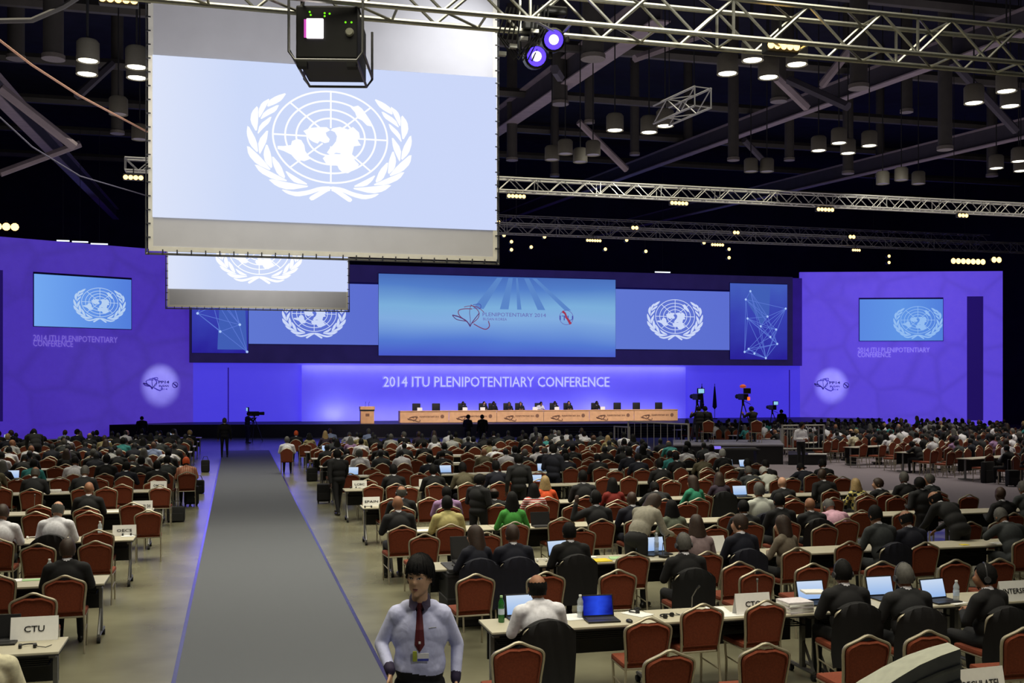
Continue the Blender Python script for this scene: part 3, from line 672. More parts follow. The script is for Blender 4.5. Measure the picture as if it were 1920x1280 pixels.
# projector
pp = at_Y(615, 66, 11.0)
t = thing('projector', 'black projector in a tubular cage hanging under the bright truss', 'projector', pp, -.22)
MB().box(-.31, .31, -.1, .75, -.27, .27, bev=.02).build('body', mat('projector_black', (20, 20, 18), .5, 0, .2, 8), t)
MB().box(-.2, -.03, -.125, -.1, -.07, .13, bev=.01).build('lens', emat('projector_lens', (255, 244, 250), 2.5), t)
MB().box(-.225, -.2, -.118, -.1, -.06, .12).build('lens_rim', emat('projector_rim', (225, 90, 200), .9), t)
for x, z in ((-.17, .2), (-.16, .17), (-.02, .19), (.03, .185), (-.02, .16), (.19, .1), (.25, .1)):
    MB().lathe([(0, 0), (.011, 0), (0, .01)], n=8).build('indicator', emat('green_led', (120, 230, 30), 1.2), t).matrix_local = Matrix.Translation((x, -.1, z)) @ Matrix.Rotation(PI / 2, 4, 'X')
MB().lathe([(.01, .03), (.035, .03), (.045, 0)], n=14).build('knob', mat('pale_knob', (170, 170, 150), .5), t).matrix_local = Matrix.Translation((.23, -.1, .0)) @ Matrix.Rotation(PI / 2, 4, 'X')
B = MB()
for y in (-.16, .8): B.tube([(-.37, y, .3), (-.37, y, -.22), (-.31, y, -.3), (.31, y, -.3), (.37, y, -.22), (.37, y, .3)], .014, 7)
for x, z in ((-.37, -.2), (.37, -.2), (-.31, -.3), (.31, -.3)): B.tube([(x, -.16, z), (x, .8, z)], .014, 7)
B.build('cage', M_grey, t, True)
for x in (-.25, .25): MB().box(x - .05, x + .05, -.1, 0, -.35, -.29).build('foot', M_rubber, t)
B = MB()
for x in (-.3, .3): B.tube([(x, .2, .28), (x * .9, .12, .42)], .02, 6)
B.build('hanging_bracket', M_dark, t)
# cables on the left
def cable(label, pts, r, m):
    B = MB(); q = []
    for i in range(len(pts) - 1):
        for k in range(8):
            t_ = k / 8; q.append(Vector(pts[i]).lerp(Vector(pts[i + 1]), t_))
    q.append(Vector(pts[-1])); B.tube(q, r, 6)
    tag(B.build('cable', m, None, True), label, 'cable')
cable('tan cable sloping down to the largest screen from the upper left', [at_d(-60, 30, 18), at_d(60, 122, 19), at_d(150, 180, 20.5), at_d(276, 247, 24)], .022, mat('tan_cable', (160, 120, 96), .7, emit=.12))
cable('dark grey cable sagging below the tan one to the screen', [at_d(-60, 165, 18), at_d(60, 275, 19), at_d(150, 330, 20.5), at_d(276, 367, 24)], .014, mat('grey_cable', (96, 92, 110), .7, emit=.12))
cable('thick black cable curving across the top left corner', [at_d(-40, 40, 20), at_d(60, 38, 20), at_d(120, 12, 20), at_d(170, -20, 20)], .05, M_duct)

# ------------------------------------------------------------------ banquet chair
def back_outline(inset=0.0):
    w0, w1, zs = .205 - inset, .232 - inset, .80
    pts = [(-w0, .47 + inset), (-w0 - .008, .6), (-w1, .76)]
    for a in range(0, 5):
        t = a / 4 * PI * .36
        pts.append((-w1 + .07 * (1 - math.cos(t)) , .80 + .06 * math.sin(t) - inset * .6))
    pts += [(-.09, .895 - inset), (-.03, .925 - inset), (0, .93 - inset)]
    return pts + [(-x, z) for x, z in pts[-2::-1]]
def lean(z): return -.20 - max(0, z - .45) * .16
def chair_parts():
    P = {}
    ol = back_outline(.016)
    ol = [(x, min(z, .885 + .0 * x)) for x, z in ol]
    n = len(ol); B = MB(); vs = []
    for dy, s in ((-.028, .9), (-.034, .8), (.03, .8), (.024, .9)): pass
    rings = []
    for dy, sh in ((-.016, 0), (-.03, .018), (.03, .018), (.016, 0)):
        cx, cz = 0, .68
        rings.append([(x * (1 - sh / .2), lean(z) + dy, cz + (z - cz) * (1 - sh / .22)) for x, z in ol])
    for rg in rings: vs += rg
    fs = []
    for i in range(3):
        for j in range(n): fs.append((i * n + j, i * n + (j + 1) % n, (i + 1) * n + (j + 1) % n, (i + 1) * n + j))
    fs += [tuple(range(n))[::-1], tuple(3 * n + j for j in range(n))]
    B.add([(x, y, z - .012 * (1 - min(1, abs(x) / .07)) * (z > .86)) for x, y, z in vs], fs)
    P['backrest'] = B.mesh('backrest', M_fab, True)
    P['seat'] = MB().box(-.225, .225, -.19, .24, .42, .485, bev=.03).mesh('seat', M_fab, True)
    B = MB(); B.tube([(x, lean(z), z) for x, z in back_outline(0)], .0145, 7); B.tube([(-.2, lean(.49), .5), (.2, lean(.49), .5)], .009, 6)
    P['back_frame'] = B.mesh('back_frame', M_steel, True)
    B = MB(); B.tube([(-.215, -.185, .425), (.215, -.185, .425), (.215, .225, .425), (-.215, .225, .425)], .012, 6, closed=True)
    for sx in (-1, 1): B.tube([(sx * .212, -.215, .24), (sx * .205, .2, .26)], .008, 5)
    P['seat_frame'] = B.mesh('seat_frame', M_steel, True)
    for nm, sx, fr_ in (('legA', -1, 0), ('legB', 1, 0), ('legC', -1, 1), ('legD', 1, 1)):
        B = MB()
        if fr_: B.tube([(sx * .21, .215, .425), (sx * .205, .19, .2), (sx * .205, .2, 0)], .0125, 6)
        else: B.tube([(sx * .205, lean(.47), .47), (sx * .213, -.205, .3), (sx * .213, -.26, 0)], .0125, 6)
        P[nm] = B.mesh('leg', M_steel, True)
    return P
CP = chair_parts()
def chair_near(name='banquet_chair'):
    t = thing(name, 'x', 'chair')
    for k in ('seat', 'backrest', 'back_frame', 'seat_frame'): link(k, CP[k], t)
    for k in ('legA', 'legB', 'legC', 'legD'): link('leg', CP[k], t)
    return t
def join_meshes(name, mes, mats):
    B = MB()
    for me, mi, M in mes:
        B.add([(M @ v.co if M else v.co) for v in me.vertices], [p.vertices[:] for p in me.polygons], mi)
    return B.mesh(name, mats, True)
FAR_CHAIR = join_meshes('far_chair', [(CP[k], 0 if k in ('seat', 'backrest') else 1, None) for k in CP], [M_fab, M_steel])
def low_chair(B, M):
    ol = [(-.2, .47), (-.225, .8), (-.12, .89), (0, .93), (.12, .89), (.225, .8), (.2, .47)]
    B.prism([(x * .93, z - .015) for x, z in ol], -.27, -.22, 1, 0, M)
    B.box(-.22, .22, -.19, .23, .42, .48, 0, M)
    for x in (-.2, .2):
        for y in (-.24, .2): B.box(x - .012, x + .012, y - .012, y + .012, 0, .45, 1, M)
    pts = [(M @ Vector((x, -.245, z))) for x, z in ol]; B.tube(pts, .015, 4, 1)

# ------------------------------------------------------------------ folding table
def table_near(L=1.8, D=.6):
    t = thing('folding_table', 'x', 'table')
    MB().box(-L / 2, L / 2, -D / 2, D / 2, .715, .74, bev=.006).build('tabletop', M_white, t)
    MB().box(-L / 2, L / 2, -D / 2 - .004, D / 2 + .004, .705, .715).build('edge_band', M_dark, t)
    MB().box(-L / 2 + .08, L / 2 - .08, D / 2 - .06, D / 2 - .04, .34, .705).build('modesty_panel', M_dark, t)
    B = MB()
    for y in (-.12, -.04, .04, .12): B.tube([(-L / 2 + .1, y, .58), (L / 2 - .1, y, .58)], .008, 5)
    for x in (-L / 2 + .12, 0, L / 2 - .12): B.tube([(x, -.14, .58), (x, .16, .58)], .008, 5)
    B.build('shelf', M_dark, t)
    for sx in (-1, 1):
        x = sx * (L / 2 - .07)
        B = MB(); B.box(x - .02, x + .02, -.03, .03, .1, .70); B.tube([(x, -.02, .38), (x, -.24, .1)], .018, 6); B.tube([(x, -.25, .09), (x, .25, .09)], .022, 6); B.box(x - .03, x + .03, -.2, .2, .66, .705)
        lg = B.build('leg', M_grey, t, True)
        for y in (-.24, .24):
            B = MB(); B.tube([(x - .02, y, .035), (x + .02, y, .035)], .035, 10); B.tube([(x, y, .05), (x, y, .1)], .01, 6); B.build('caster', M_rubber, lg)
    return t
def table_far_mesh(L=1.8, D=.6):
    B = MB(); B.box(-L / 2, L / 2, -D / 2, D / 2, .715, .74, 0); B.box(-L / 2 + .05, L / 2 - .05, D / 2 - .06, D / 2 - .04, .3, .715, 1)
    for sx in (-1, 1):
        x = sx * (L / 2 - .07); B.box(x - .02, x + .02, -.03, .03, .06, .715, 2); B.tube([(x, -.25, .06), (x, .25, .06)], .03, 5, 2)
    return B.mesh('far_table', [M_white, M_dark, M_grey])
TF = table_far_mesh()

# ------------------------------------------------------------------ people: one continuous skin grown from an anatomical skeleton
def rot_about(p, c, M): return c + M @ (p - c)
class Fig:
    def __init__(s): s.caps, s.ells = [], []
    def cap(s, a, b, r0, r1, tg): s.caps.append((Vector(a), Vector(b), r0, r1, tg)); return s
    def ell(s, c, r, tg, M=None): s.ells.append((Vector(c), Vector(r), M or Matrix.Identity(3), tg)); return s
TAGS = ['skin', 'top', 'trousers', 'shoes', 'collar']
HS = 1.08
def head_prims(f, hc, HM, fine=False):
    for c, r, tg in (((0, -.008, .012), (.076, .096, .1), 'skin'), ((0, .022, -.055), (.056, .068, .065), 'skin'), ((0, .062, -.03), (.05, .036, .055), 'skin'), ((0, .098, -.022), (.012, .02, .026), 'skin'), ((0, .092, -.06), (.02, .012, .007), 'skin'),
                     ((.077, -.006, -.018), (.012, .02, .032), 'skin'), ((-.077, -.006, -.018), (.012, .02, .032), 'skin'), ((0, .068, -.098), (.024, .022, .018), 'skin')):
        f.ell(Vector(hc) + HM @ Vector(c) * HS, Vector(r) * HS, tg, HM)
    if fine:
        for sx in (-1, 1): f.ell(Vector(hc) + HM @ Vector((sx * .032, .08, .012)), (.024, .012, .008), 'skin', HM)
def hand_prims(f, wr, d, up, side, curl=.5, r=.0092, flat=False):
    """palm, four unequal bent fingers and a thumb leaving the side of the palm"""
    d = Vector(d).normalized(); side = Vector(side).normalized(); up = d.cross(side).normalized() if up is None else Vector(up).normalized()
    w = Vector(wr); M = Matrix((side, d, up)).transposed()
    f.ell(w + d * .05, (.04, .052, .016), 'skin', M)
    for i, (o, L) in enumerate(((.03, .068), (.01, .078), (-.01, .072), (-.029, .056))):
        k = w + d * .085 + side * o; a = curl
        p1 = k + (d * math.cos(a * .6) - up * math.sin(a * .6)) * L * .45
        p2 = p1 + (d * math.cos(a * 1.4) - up * math.sin(a * 1.4)) * L * .35
        p3 = p2 + (d * math.cos(a * 2.1) - up * math.sin(a * 2.1)) * L * .25
        f.cap(k, p1, r, r * .95, 'skin'); f.cap(p1, p2, r * .95, r * .88, 'skin'); f.cap(p2, p3, r * .88, r * .75, 'skin')
    k = w + d * .028 + side * .034; p1 = k + (d * .7 + side * .6 - up * .3).normalized() * .042; p2 = p1 + (d * .9 + side * .15 - up * .35).normalized() * .034
    f.cap(k, p1, r * 1.25, r * 1.1, 'skin'); f.cap(p1, p2, r * 1.1, r * .85, 'skin')
def grow(name, f, voxel, smooth=3):
    bm = bmesh.new()
    for a, b, r0, r1, tg in f.caps:
        L = (b - a).length
        q = (b - a).to_track_quat('Z', 'Y').to_matrix().to_4x4() if L > 1e-6 else Matrix.Identity(4)
        if L > 1e-6: bmesh.ops.create_cone(bm, cap_ends=True, segments=14, radius1=r0, radius2=r1, depth=L, matrix=Matrix.Translation((a + b) / 2) @ q)
        for c, r in ((a, r0), (b, r1)): bmesh.ops.create_icosphere(bm, subdivisions=2, radius=r, matrix=Matrix.Translation(c))
    for c, r, M, tg in f.ells:
        bmesh.ops.create_icosphere(bm, subdivisions=3, radius=1, matrix=Matrix.Translation(c) @ M.to_4x4() @ Matrix.Diagonal((*r, 1)))
    me = bpy.data.meshes.new(name + '_src'); bm.to_mesh(me); bm.free()
    o = bpy.data.objects.new(name + '_src', me); COL.objects.link(o)
    md = o.modifiers.new('r', 'REMESH'); md.mode = 'VOXEL'; md.voxel_size = voxel
    sm = o.modifiers.new('s', 'SMOOTH'); sm.iterations = smooth; sm.factor = .5
    out = bpy.data.meshes.new_from_object(o.evaluated_get(bpy.context.evaluated_depsgraph_get()))
    bpy.data.objects.remove(o); bpy.data.meshes.remove(me)
    out.name = name
    n = len(out.polygons); ctr = np.zeros(n * 3); out.polygons.foreach_get('center', ctr); ctr = ctr.reshape(n, 3)
    best = np.full(n, 1e9); idx = np.zeros(n, int)
    for a, b, r0, r1, tg in f.caps:
        a_, b_ = np.array(a), np.array(b); ab = b_ - a_; L2 = max(ab @ ab, 1e-9)
        t = np.clip(((ctr - a_) @ ab) / L2, 0, 1); dd = np.linalg.norm(ctr - (a_ + t[:, None] * ab), axis=1) - (r0 + (r1 - r0) * t)
        m = dd < best; best[m] = dd[m]; idx[m] = TAGS.index(tg)
    for c, r, M, tg in f.ells:
        q = (ctr - np.array(c)) @ np.array(M); k = np.linalg.norm(q / np.array(r), axis=1); g = np.linalg.norm(q / np.array(r) ** 2, axis=1)
        dd = k * (k - 1) / np.maximum(g, 1e-6)
        m = dd < best; best[m] = dd[m]; idx[m] = TAGS.index(tg)
    out.materials.clear()
    for _ in TAGS: out.materials.append(None)
    out.polygons.foreach_set('material_index', idx.astype(np.int32))
    out.polygons.foreach_set('use_smooth', [True] * n); out.update()
    return out
def HMat(yaw, pitch, roll=0): return (Matrix.Rotation(yaw, 3, 'Z') @ Matrix.Rotation(-pitch, 3, 'X') @ Matrix.Rotation(roll, 3, 'Y'))
POSES = {}
def torso(f, pz, py, th, sw=.18, tw=0.0, female=False):
    """pelvis at (0,py,pz), trunk leaning forward by th and twisting by tw; returns point function along the spine and the shoulder joints"""
    u = Vector((0, math.sin(th), math.cos(th))); b = Vector((0, math.cos(th), -math.sin(th))); o = Vector((0, py, pz)); T = Matrix.Rotation(tw, 3, 'Z'); X = T @ Vector((1, 0, 0))
    RM = Matrix.Rotation(-th, 3, 'X')
    f.ell(o + Vector((0, 0, -.03)), (.175, .135, .115), 'trousers')
    f.ell(o + u * .13, (.178 if not female else .15, .13, .16), 'top', RM); f.ell(o + u * .3 - b * .01, (.196 if not female else .164, .13, .175), 'top', T @ RM)
    f.cap(o + u * .405 - X * (sw - .02) - b * .012, o + u * .405 + X * (sw - .02) - b * .012, .074, .074, 'top')
    f.cap(o + u * .445 - X * .085 - b * .01, o + u * .445 + X * .085 - b * .01, .062, .062, 'top')
    f.cap(o + u * .474 + b * .006, o + u * .49 + b * .009, .0595, .0575, 'collar'); f.cap(o + u * .48 + b * .01, o + u * .57 + b * .03, .053, .055, 'skin')
    return (lambda k, y=0: o + u * k + b * y), o + u * .402 + X * sw - b * .012, o + u * .402 - X * sw - b * .012
def seated(name, th=.08, head=(0, .08), arms='table', tw=0., female=False, voxel=.013):
    f = Fig(); S, sr, sl = torso(f, .575, -.04, th, .196 if not female else .168, tw, female)
    hc = S(.622, .045); HM = HMat(head[0], head[1] + th * .55); head_prims(f, hc, HM)
    for sx, sh in ((1, sr), (-1, sl)):
        if arms == 'table': el = Vector((sx * .265, sh.y + .06, .80 - .04)); wr = Vector((sx * .13, sh.y + .28, .795))
        elif arms == 'lap': el = Vector((sx * .25, sh.y - .03, .77)); wr = Vector((sx * .1, sh.y + .2, .66))
        elif arms == 'up' and sx < 0: el = Vector((sx * .40, sh.y + .06, sh.z - .1)); wr = Vector((sx * .36, sh.y + .05, sh.z + .12))
        elif arms == 'wide': el = Vector((sx * .31, sh.y + .08, .80)); wr = Vector((sx * .12, sh.y + .29, .80))
        else: el = Vector((sx * .265, sh.y + .06, .76)); wr = Vector((sx * .13, sh.y + .28, .795))
        f.cap(sh, el, .07 if not female else .056, .056 if not female else .046, 'top'); f.cap(el, wr, .054 if not female else .045, .042 if not female else .036, 'top')
        d = (wr - el).normalized(); f.cap(wr, wr + d * .02, .027, .026, 'skin')
        hand_prims(f, wr + d * .01, d, (0, 0, 1) if abs(d.z) < .8 else (0, -1, 0), (-sx, 0, 0), .45, .0105)
        hip = Vector((sx * .09, 0, .53)); kn = Vector((sx * .11, .41, .53)); an = Vector((sx * .12, .38, .1))
        f.cap(hip, kn, .085, .062, 'trousers'); f.cap(kn, an, .06, .042, 'trousers'); f.cap(an + Vector((0, -.02, -.055)), an + Vector((0, .15, -.062)), .04, .034, 'shoes')
    POSES[name] = (grow('person_' + name, f, voxel), hc, HM, hc + HM @ Vector((0, -.01, .13)))
def standing(name, th=0., head=(0, .05), arms='down', step=0., tw=0., female=False, voxel=.014, hz=.90):
    f = Fig(); S, sr, sl = torso(f, hz + .04, 0, th, .196 if not female else .168, tw, female)
    hc = S(.625, .04); HM = HMat(head[0], head[1] + th * .5); head_prims(f, hc, HM)
    for sx, sh in ((1, sr), (-1, sl)):
        if arms == 'down': el = sh + Vector((sx * .06, -.03, -.28)); wr = el + Vector((sx * .0, .08, -.25))
        elif arms == 'swing': el = sh + Vector((sx * .06, sx * .09, -.27)); wr = el + Vector((0, sx * .12 + .06, -.22))
        elif arms == 'table': el = sh + Vector((sx * .05, .12, -.25)); wr = el + Vector((-sx * .06, .2, -.15))
        elif arms == 'reach': el = sh + Vector((sx * .04, .12, -.25)); wr = el + Vector((-sx * .02, .25, -.06))
        elif arms == 'hold': el = sh + Vector((sx * .06, 0, -.27)); wr = el + Vector((-sx * .17, .2, .0))
        else: el = sh + Vector((sx * .1, .16, -.16)); wr = el + Vector((-sx * .12, .2, .14))
        f.cap(sh, el, .07 if not female else .056, .054, 'top'); f.cap(el, wr, .052, .04, 'top')
        d = (wr - el).normalized(); f.cap(wr, wr + d * .02, .027, .026, 'skin')
        hand_prims(f, wr + d * .01, d, None, (0, 1, 0) if abs(d.y) < .7 else (-sx, 0, 0), .5, .0105)
        hip = Vector((sx * .09, 0, hz - .02)); st = step * sx; kn = Vector((sx * .1, st * .5 + .03, .49)); an = Vector((sx * .11, st, .09))
        f.cap(hip, kn, .088, .058, 'trousers'); f.cap(kn, an, .057, .04, 'trousers'); f.cap(an + Vector((0, -.03, -.05)), an + Vector((0, .15, -.055)), .038, .033, 'shoes')
    POSES[name] = (grow('person_' + name, f, voxel), hc, HM, hc + HM @ Vector((0, -.01, .13)))
seated('up'); seated('fwd', .28, (0, .3), 'table'); seated('low', .62, (0, .5), 'wide'); seated('back', -.1, (0, 0), 'lap'); seated('lt', .06, (1.1, .05), 'table', .25); seated('rt', .06, (-1.1, .05), 'lap', -.25)
seated('raise', .1, (.3, .05), 'up'); seated('fem', .08, (0, .1), 'table', 0, True); seated('femlt', .12, (.95, .1), 'table', .3, True)
standing('stand'); standing('walk', .04, (0, .1), 'swing', .24); standing('bend', .85, (.2, .2), 'table'); standing('fembend', .80, (-1.0, .1), 'reach', 0, 0, True); standing('hold', .03, (.2, .35), 'hold'); standing('side', .05, (-.5, .1), 'hold', .08, -.3); standing('cam', .1, (0, .05), 'cam')

def hair_mesh(name, kind):
    """scalp surface swept round the skull with an opening for the face"""
    rows = []; N = 22
    zt = .128
    if kind == 'short': Z = [.127, .118, .1, .075, .05, .02, -.01, -.04, -.068]; op = [0, 0, .0, .5, 1.05, 1.55, 1.8, 2.0, 2.3]
    elif kind == 'bald': Z = [.045, .03, .01, -.015, -.045, -.07]; op = [1.9, 1.75, 1.7, 1.8, 2.0, 2.3]
    elif kind == 'bob': Z = [.13, .12, .1, .07, .03, -.02, -.07, -.12, -.15]; op = [0, 0, 0, .5, 1.1, 1.25, 1.3, 1.4, 1.5]
    elif kind == 'long': Z = [.13, .12, .1, .07, .03, -.02, -.08, -.14, -.2, -.26, -.31]; op = [0, 0, 0, .5, 1.1, 1.3, 1.5, 1.9, 2.2, 2.5, 2.8]
    else: Z = [.135, .126, .112, .09, .065, .05, .038, .024, .0, -.02, -.045, -.07]; op = [0, 0, 0, .0, 0, 0, .5, 1.5, 2.3, 2.75, 3.1, 3.3]
    vs = []
    for i, (z, o) in enumerate(zip(Z, op)):
        zz = (z - .012) / (.116 if kind in ('short', 'bald') else .12)
        e = math.sqrt(max(.0, 1 - min(zz, .995) ** 2)) if zz > 0 else 1.0
        rx, ry = .086 * e, .106 * e; cy = -.01
        if kind in ('bob', 'long') and z < 0: rx = .092 + min(.03, -z * .25); ry = .10 - min(.02, -z * .05); cy = -.012 + (z * .05)
        if kind in ('short', 'bald', 'fringe') and z < -.01: rx -= (-.01 - z) * .2; ry -= (-.01 - z) * .35
        if kind == 'fringe': rx *= 1.07; ry *= 1.06
        for j in range(N + 1):
            a = PI / 2 + o / 2 + (2 * PI - o) * j / N
            jit = 1 + (.035 if kind != 'fringe' else .05) * math.sin(j * 2.9 + i * 1.7) * (0 < i)
            vs.append((rx * math.cos(a) * jit, cy + ry * math.sin(a) * jit, z + .004 * math.sin(j * 3.3 + i)))
    fs = []
    for i in range(len(Z) - 1):
        for j in range(N): fs.append((i * (N + 1) + j, i * (N + 1) + j + 1, (i + 1) * (N + 1) + j + 1, (i + 1) * (N + 1) + j))
    if kind != 'bald': fs.append(tuple(range(N)))
    return MB().add(vs, fs).mesh(name, M_ink, True)
def fringe_hair():
    base = hair_mesh('hair_fringe_base', 'fringe'); B = MB(); B.add([v.co for v in base.vertices], [p_.vertices[:] for p_ in base.polygons])
    rr = random.Random(3)
    for k in range(110):
        a = 2 * PI * k / 110 + rr.uniform(-.05, .05); fr_ = math.sin(a)          # +1 = face side
        zl = .032 + rr.uniform(-.006, .01) if fr_ > .58 else (.006 + rr.uniform(-.02, .01) if fr_ > .1 else -.055 + rr.uniform(-.02, .01))
        pts = []; sw = rr.uniform(-.25, .25)
        for i in range(7):
            t = i / 6; z = .128 + (zl - .128) * t ** 1.25; zz = (z - .012) / .12; e = math.sqrt(max(0.03, 1 - min(.99, abs(zz)) ** 2)) if zz > 0 else 1.
            aa = a + sw * (1 - t) * .9; k2 = 1.0 if zz > 0 else 1 - .9 * (-z) * 1.2
            pts.append((.092 * e * math.cos(aa) * k2, -.01 + .111 * e * math.sin(aa) * k2, z + .002))
        B.tube(pts, [.006, .009, .0095, .009, .008, .006, .002], 5)
    return B.mesh('hair_fringe', M_ink, True)
HAIR = {k: hair_mesh('hair_' + k, k) for k in ('short', 'bald', 'bob', 'long')}; HAIR['fringe'] = fringe_hair()
def cloth(name, rgb, rough=.85): return mat('cloth_' + name, rgb, rough, 0, .14, 25, bump=.15)
CLOTH = {'black': cloth('black', (13, 13, 16)), 'charcoal': cloth('charcoal', (25, 26, 29)), 'navy': cloth('navy', (14, 17, 34)), 'grey': cloth('grey', (52, 56, 58)), 'white': cloth('white', (222, 222, 230)), 'cream': cloth('cream', (206, 200, 170)), 'lightblue': cloth('lightblue', (150, 165, 205)),
         'palegrey': cloth('palegrey', (170, 172, 172)), 'teal': cloth('teal', (50, 132, 132)), 'green': cloth('green', (66, 150, 60)), 'jade': cloth('jade', (40, 130, 100)), 'purple': cloth('purple', (150, 118, 160)), 'plum': cloth('plum', (52, 40, 56)), 'yellow': cloth('yellow', (190, 180, 120)), 'orange': cloth('orange', (214, 82, 34)), 'red': cloth('red', (120, 28, 18)), 'pink': cloth('pink', (206, 160, 180)),
         'tweed': cloth('tweed', (146, 142, 128)), 'taupe': cloth('taupe', (112, 102, 88)), 'olive': cloth('olive', (92, 86, 66)), 'sand': cloth('sand', (150, 140, 100)), 'blouse': cloth('blouse', (138, 120, 122)), 'leafy': cloth('leafy', (96, 104, 88))}
def pattern(name, c0, c1, kind, sc):
    m = mat('cloth_' + name, c0, .85, 0, 0); nt = m.node_tree; b = nt.nodes['Principled BSDF']; tc = nt.nodes.new('ShaderNodeTexCoord')
    if kind == 'check': w_ = nt.nodes.new('ShaderNodeTexChecker'); w_.inputs['Scale'].default_value = sc; w_.inputs['Color1'].default_value = (*lin(c0), 1); w_.inputs['Color2'].default_value = (*lin(c1), 1); nt.links.new(tc.outputs['Object'], w_.inputs['Vector']); nt.links.new(w_.outputs['Color'], b.inputs['Base Color'])
    else:
        w_ = nt.nodes.new('ShaderNodeTexWave'); w_.bands_direction = 'Z' if kind == 'h' else 'X'; w_.inputs['Scale'].default_value = sc; rp = nt.nodes.new('ShaderNodeValToRGB'); rp.color_ramp.interpolation = 'CONSTANT'; rp.color_ramp.elements[0].color = (*lin(c0), 1); rp.color_ramp.elements[1].position = .5; rp.color_ramp.elements[1].color = (*lin(c1), 1)
        nt.links.new(tc.outputs['Object'], w_.inputs['Vector']); nt.links.new(w_.outputs['Fac'], rp.inputs['Fac']); nt.links.new(rp.outputs['Color'], b.inputs['Base Color'])
    CLOTH[name] = m
pattern('plaid', (210, 200, 120), (24, 26, 34), 'check', 13); pattern('redstripe', (215, 205, 205), (170, 50, 40), 'h', 7); pattern('orangestripe', (224, 190, 160), (196, 92, 60), 'v', 7); pattern('finestripe', (216, 218, 206), (180, 186, 180), 'v', 20)
HC = {'black': mat('hair_black', (13, 12, 12), .75, 0, .2, 40, spec=.2, bump=.4), 'brown': mat('hair_brown', (52, 36, 26), .6, 0, .25, 40), 'grey': mat('hair_grey', (82, 80, 76), .7, 0, .2, 40), 'blond': mat('hair_blond', (150, 126, 82), .6, 0, .2, 40), 'white': mat('hair_white', (170, 170, 166), .7, 0, .15, 40), 'orangewrap': mat('orange_headwrap', (220, 88, 34), .8, 0, .1)}
SKIN = [mat('skin_light', (196, 150, 122), .6, 0, .06, 12), mat('skin_tan', (150, 104, 76), .6, 0, .06, 12), mat('skin_dark', (62, 42, 32), .6, 0, .08, 12), mat('skin_deep', (92, 64, 48), .6, 0, .08, 12)]
M_shoe = mat('shoe_leather', (18, 16, 15), .4, 0, .1)
HSM = None
def headset_mesh():
    B = MB(); B.tube([(.085 * math.cos(a), -.005, .0 + .128 * math.sin(a)) for a in [PI * k / 12 for k in range(13)]], .007, 6)
    for sx in (-1, 1): B.tube([(sx * .08, -.005, -.02), (sx * .1, -.005, -.02)], .03, 12)
    return B.mesh('headset', mat('headset_plastic', (60, 60, 62), .35, 0, .05), True)
HSM = headset_mesh()
UNSET = []
def person(pose, top, hair, hcol, skin=1, trousers='black', collar=None, hs=False):
    me, hc, HM, tp = POSES[pose]
    o = link('person', me)
    ms = {'skin': SKIN[skin], 'top': CLOTH[top], 'trousers': CLOTH[trousers], 'shoes': M_shoe, 'collar': CLOTH[collar] if collar else (CLOTH['white'] if top in ('black', 'charcoal', 'navy', 'grey') else CLOTH[top])}
    for i, tg in enumerate(TAGS): o.material_slots[i].link = 'OBJECT'; o.material_slots[i].material = ms[tg]
    if hair != 'none':
        h = link('hair', HAIR[hair], o); h.matrix_local = Matrix.Translation(hc) @ HM.to_4x4() @ Matrix.Scale(HS, 4); h.material_slots[0].link = 'OBJECT'; h.material_slots[0].material = HC[hcol]
    if hs:
        h = link('headset', HSM, o); h.matrix_local = Matrix.Translation(hc) @ HM.to_4x4() @ Matrix.Scale(HS * 1.02, 4)
    o['category'] = 'person'
    return o
HW = {'short': '{c}-haired', 'bald': 'balding', 'bob': '{c} bob-haired', 'long': 'long {c}-haired', 'fringe': '{c}-fringed', 'none': 'bald'}
TW = {'black': 'black suit', 'charcoal': 'charcoal suit', 'navy': 'navy suit', 'grey': 'grey suit', 'white': 'white shirt', 'cream': 'cream shirt', 'lightblue': 'light blue shirt', 'palegrey': 'pale grey shirt', 'teal': 'teal top', 'green': 'bright green jacket', 'jade': 'jade green jacket', 'purple': 'lilac shirt', 'plum': 'dark plum top', 'yellow': 'pale yellow shirt', 'orange': 'orange top', 'red': 'dark red sweater', 'pink': 'pink shirt', 'tweed': 'grey tweed jacket', 'taupe': 'taupe jacket', 'olive': 'olive top', 'sand': 'sand-coloured top', 'blouse': 'patterned grey blouse', 'leafy': 'leaf-patterned top', 'plaid': 'yellow plaid shirt', 'redstripe': 'red and white striped top', 'orangestripe': 'orange striped top', 'finestripe': 'pale striped shirt'}
PW = {'up': 'sitting upright', 'fwd': 'leaning forward', 'low': 'bent low over the table', 'back': 'leaning back', 'lt': 'turned to the left', 'rt': 'turned to the right', 'raise': 'raising a hand', 'fem': 'sitting upright', 'femlt': 'turned to the left'}
def pdesc(top, hair, hcol):
    if hcol == 'orangewrap': return 'person in orange headwrap and ' + TW[top]
    return HW[hair].format(c=hcol) + ' person in ' + TW[top]

# ------------------------------------------------------------------ seating blocks
RB = [10.44 + 3.64 * k for k in range(14)]        # table rows right of the aisle (table centre line)
LB = [10.7, 14.15, 17.95, 21.85, 25.9, 29.6, 33.3, 37.0, 40.7, 44.4, 48.1, 51.8]
FB = [27.6 + 3.2 * k for k in range(11)]
BLK = {'L': LB, 'R': RB, 'F': FB}
FANG = math.radians(20)                            # the block past the walkway is turned towards the stage
FO = Vector((23.3, 27.0, 0))
def blk_of(x, y):
    return 'L' if x < .5 else ('R' if x < 16.5 else 'F')
def lines(b):
    out = []
    for i, y in enumerate(BLK[b]): out.append((y - .62, i, 0)); out.append((y - 1.58, i, 1))
    out.append((BLK[b][0] + 2.3, 0, 9)); 
    return [q for q in out if q[2] < 5]
def snap(b, y): return min(lines(b), key=lambda q: abs(q[0] - y))
BN = {'L': 'left block', 'R': 'main block', 'F': 'outer block'}

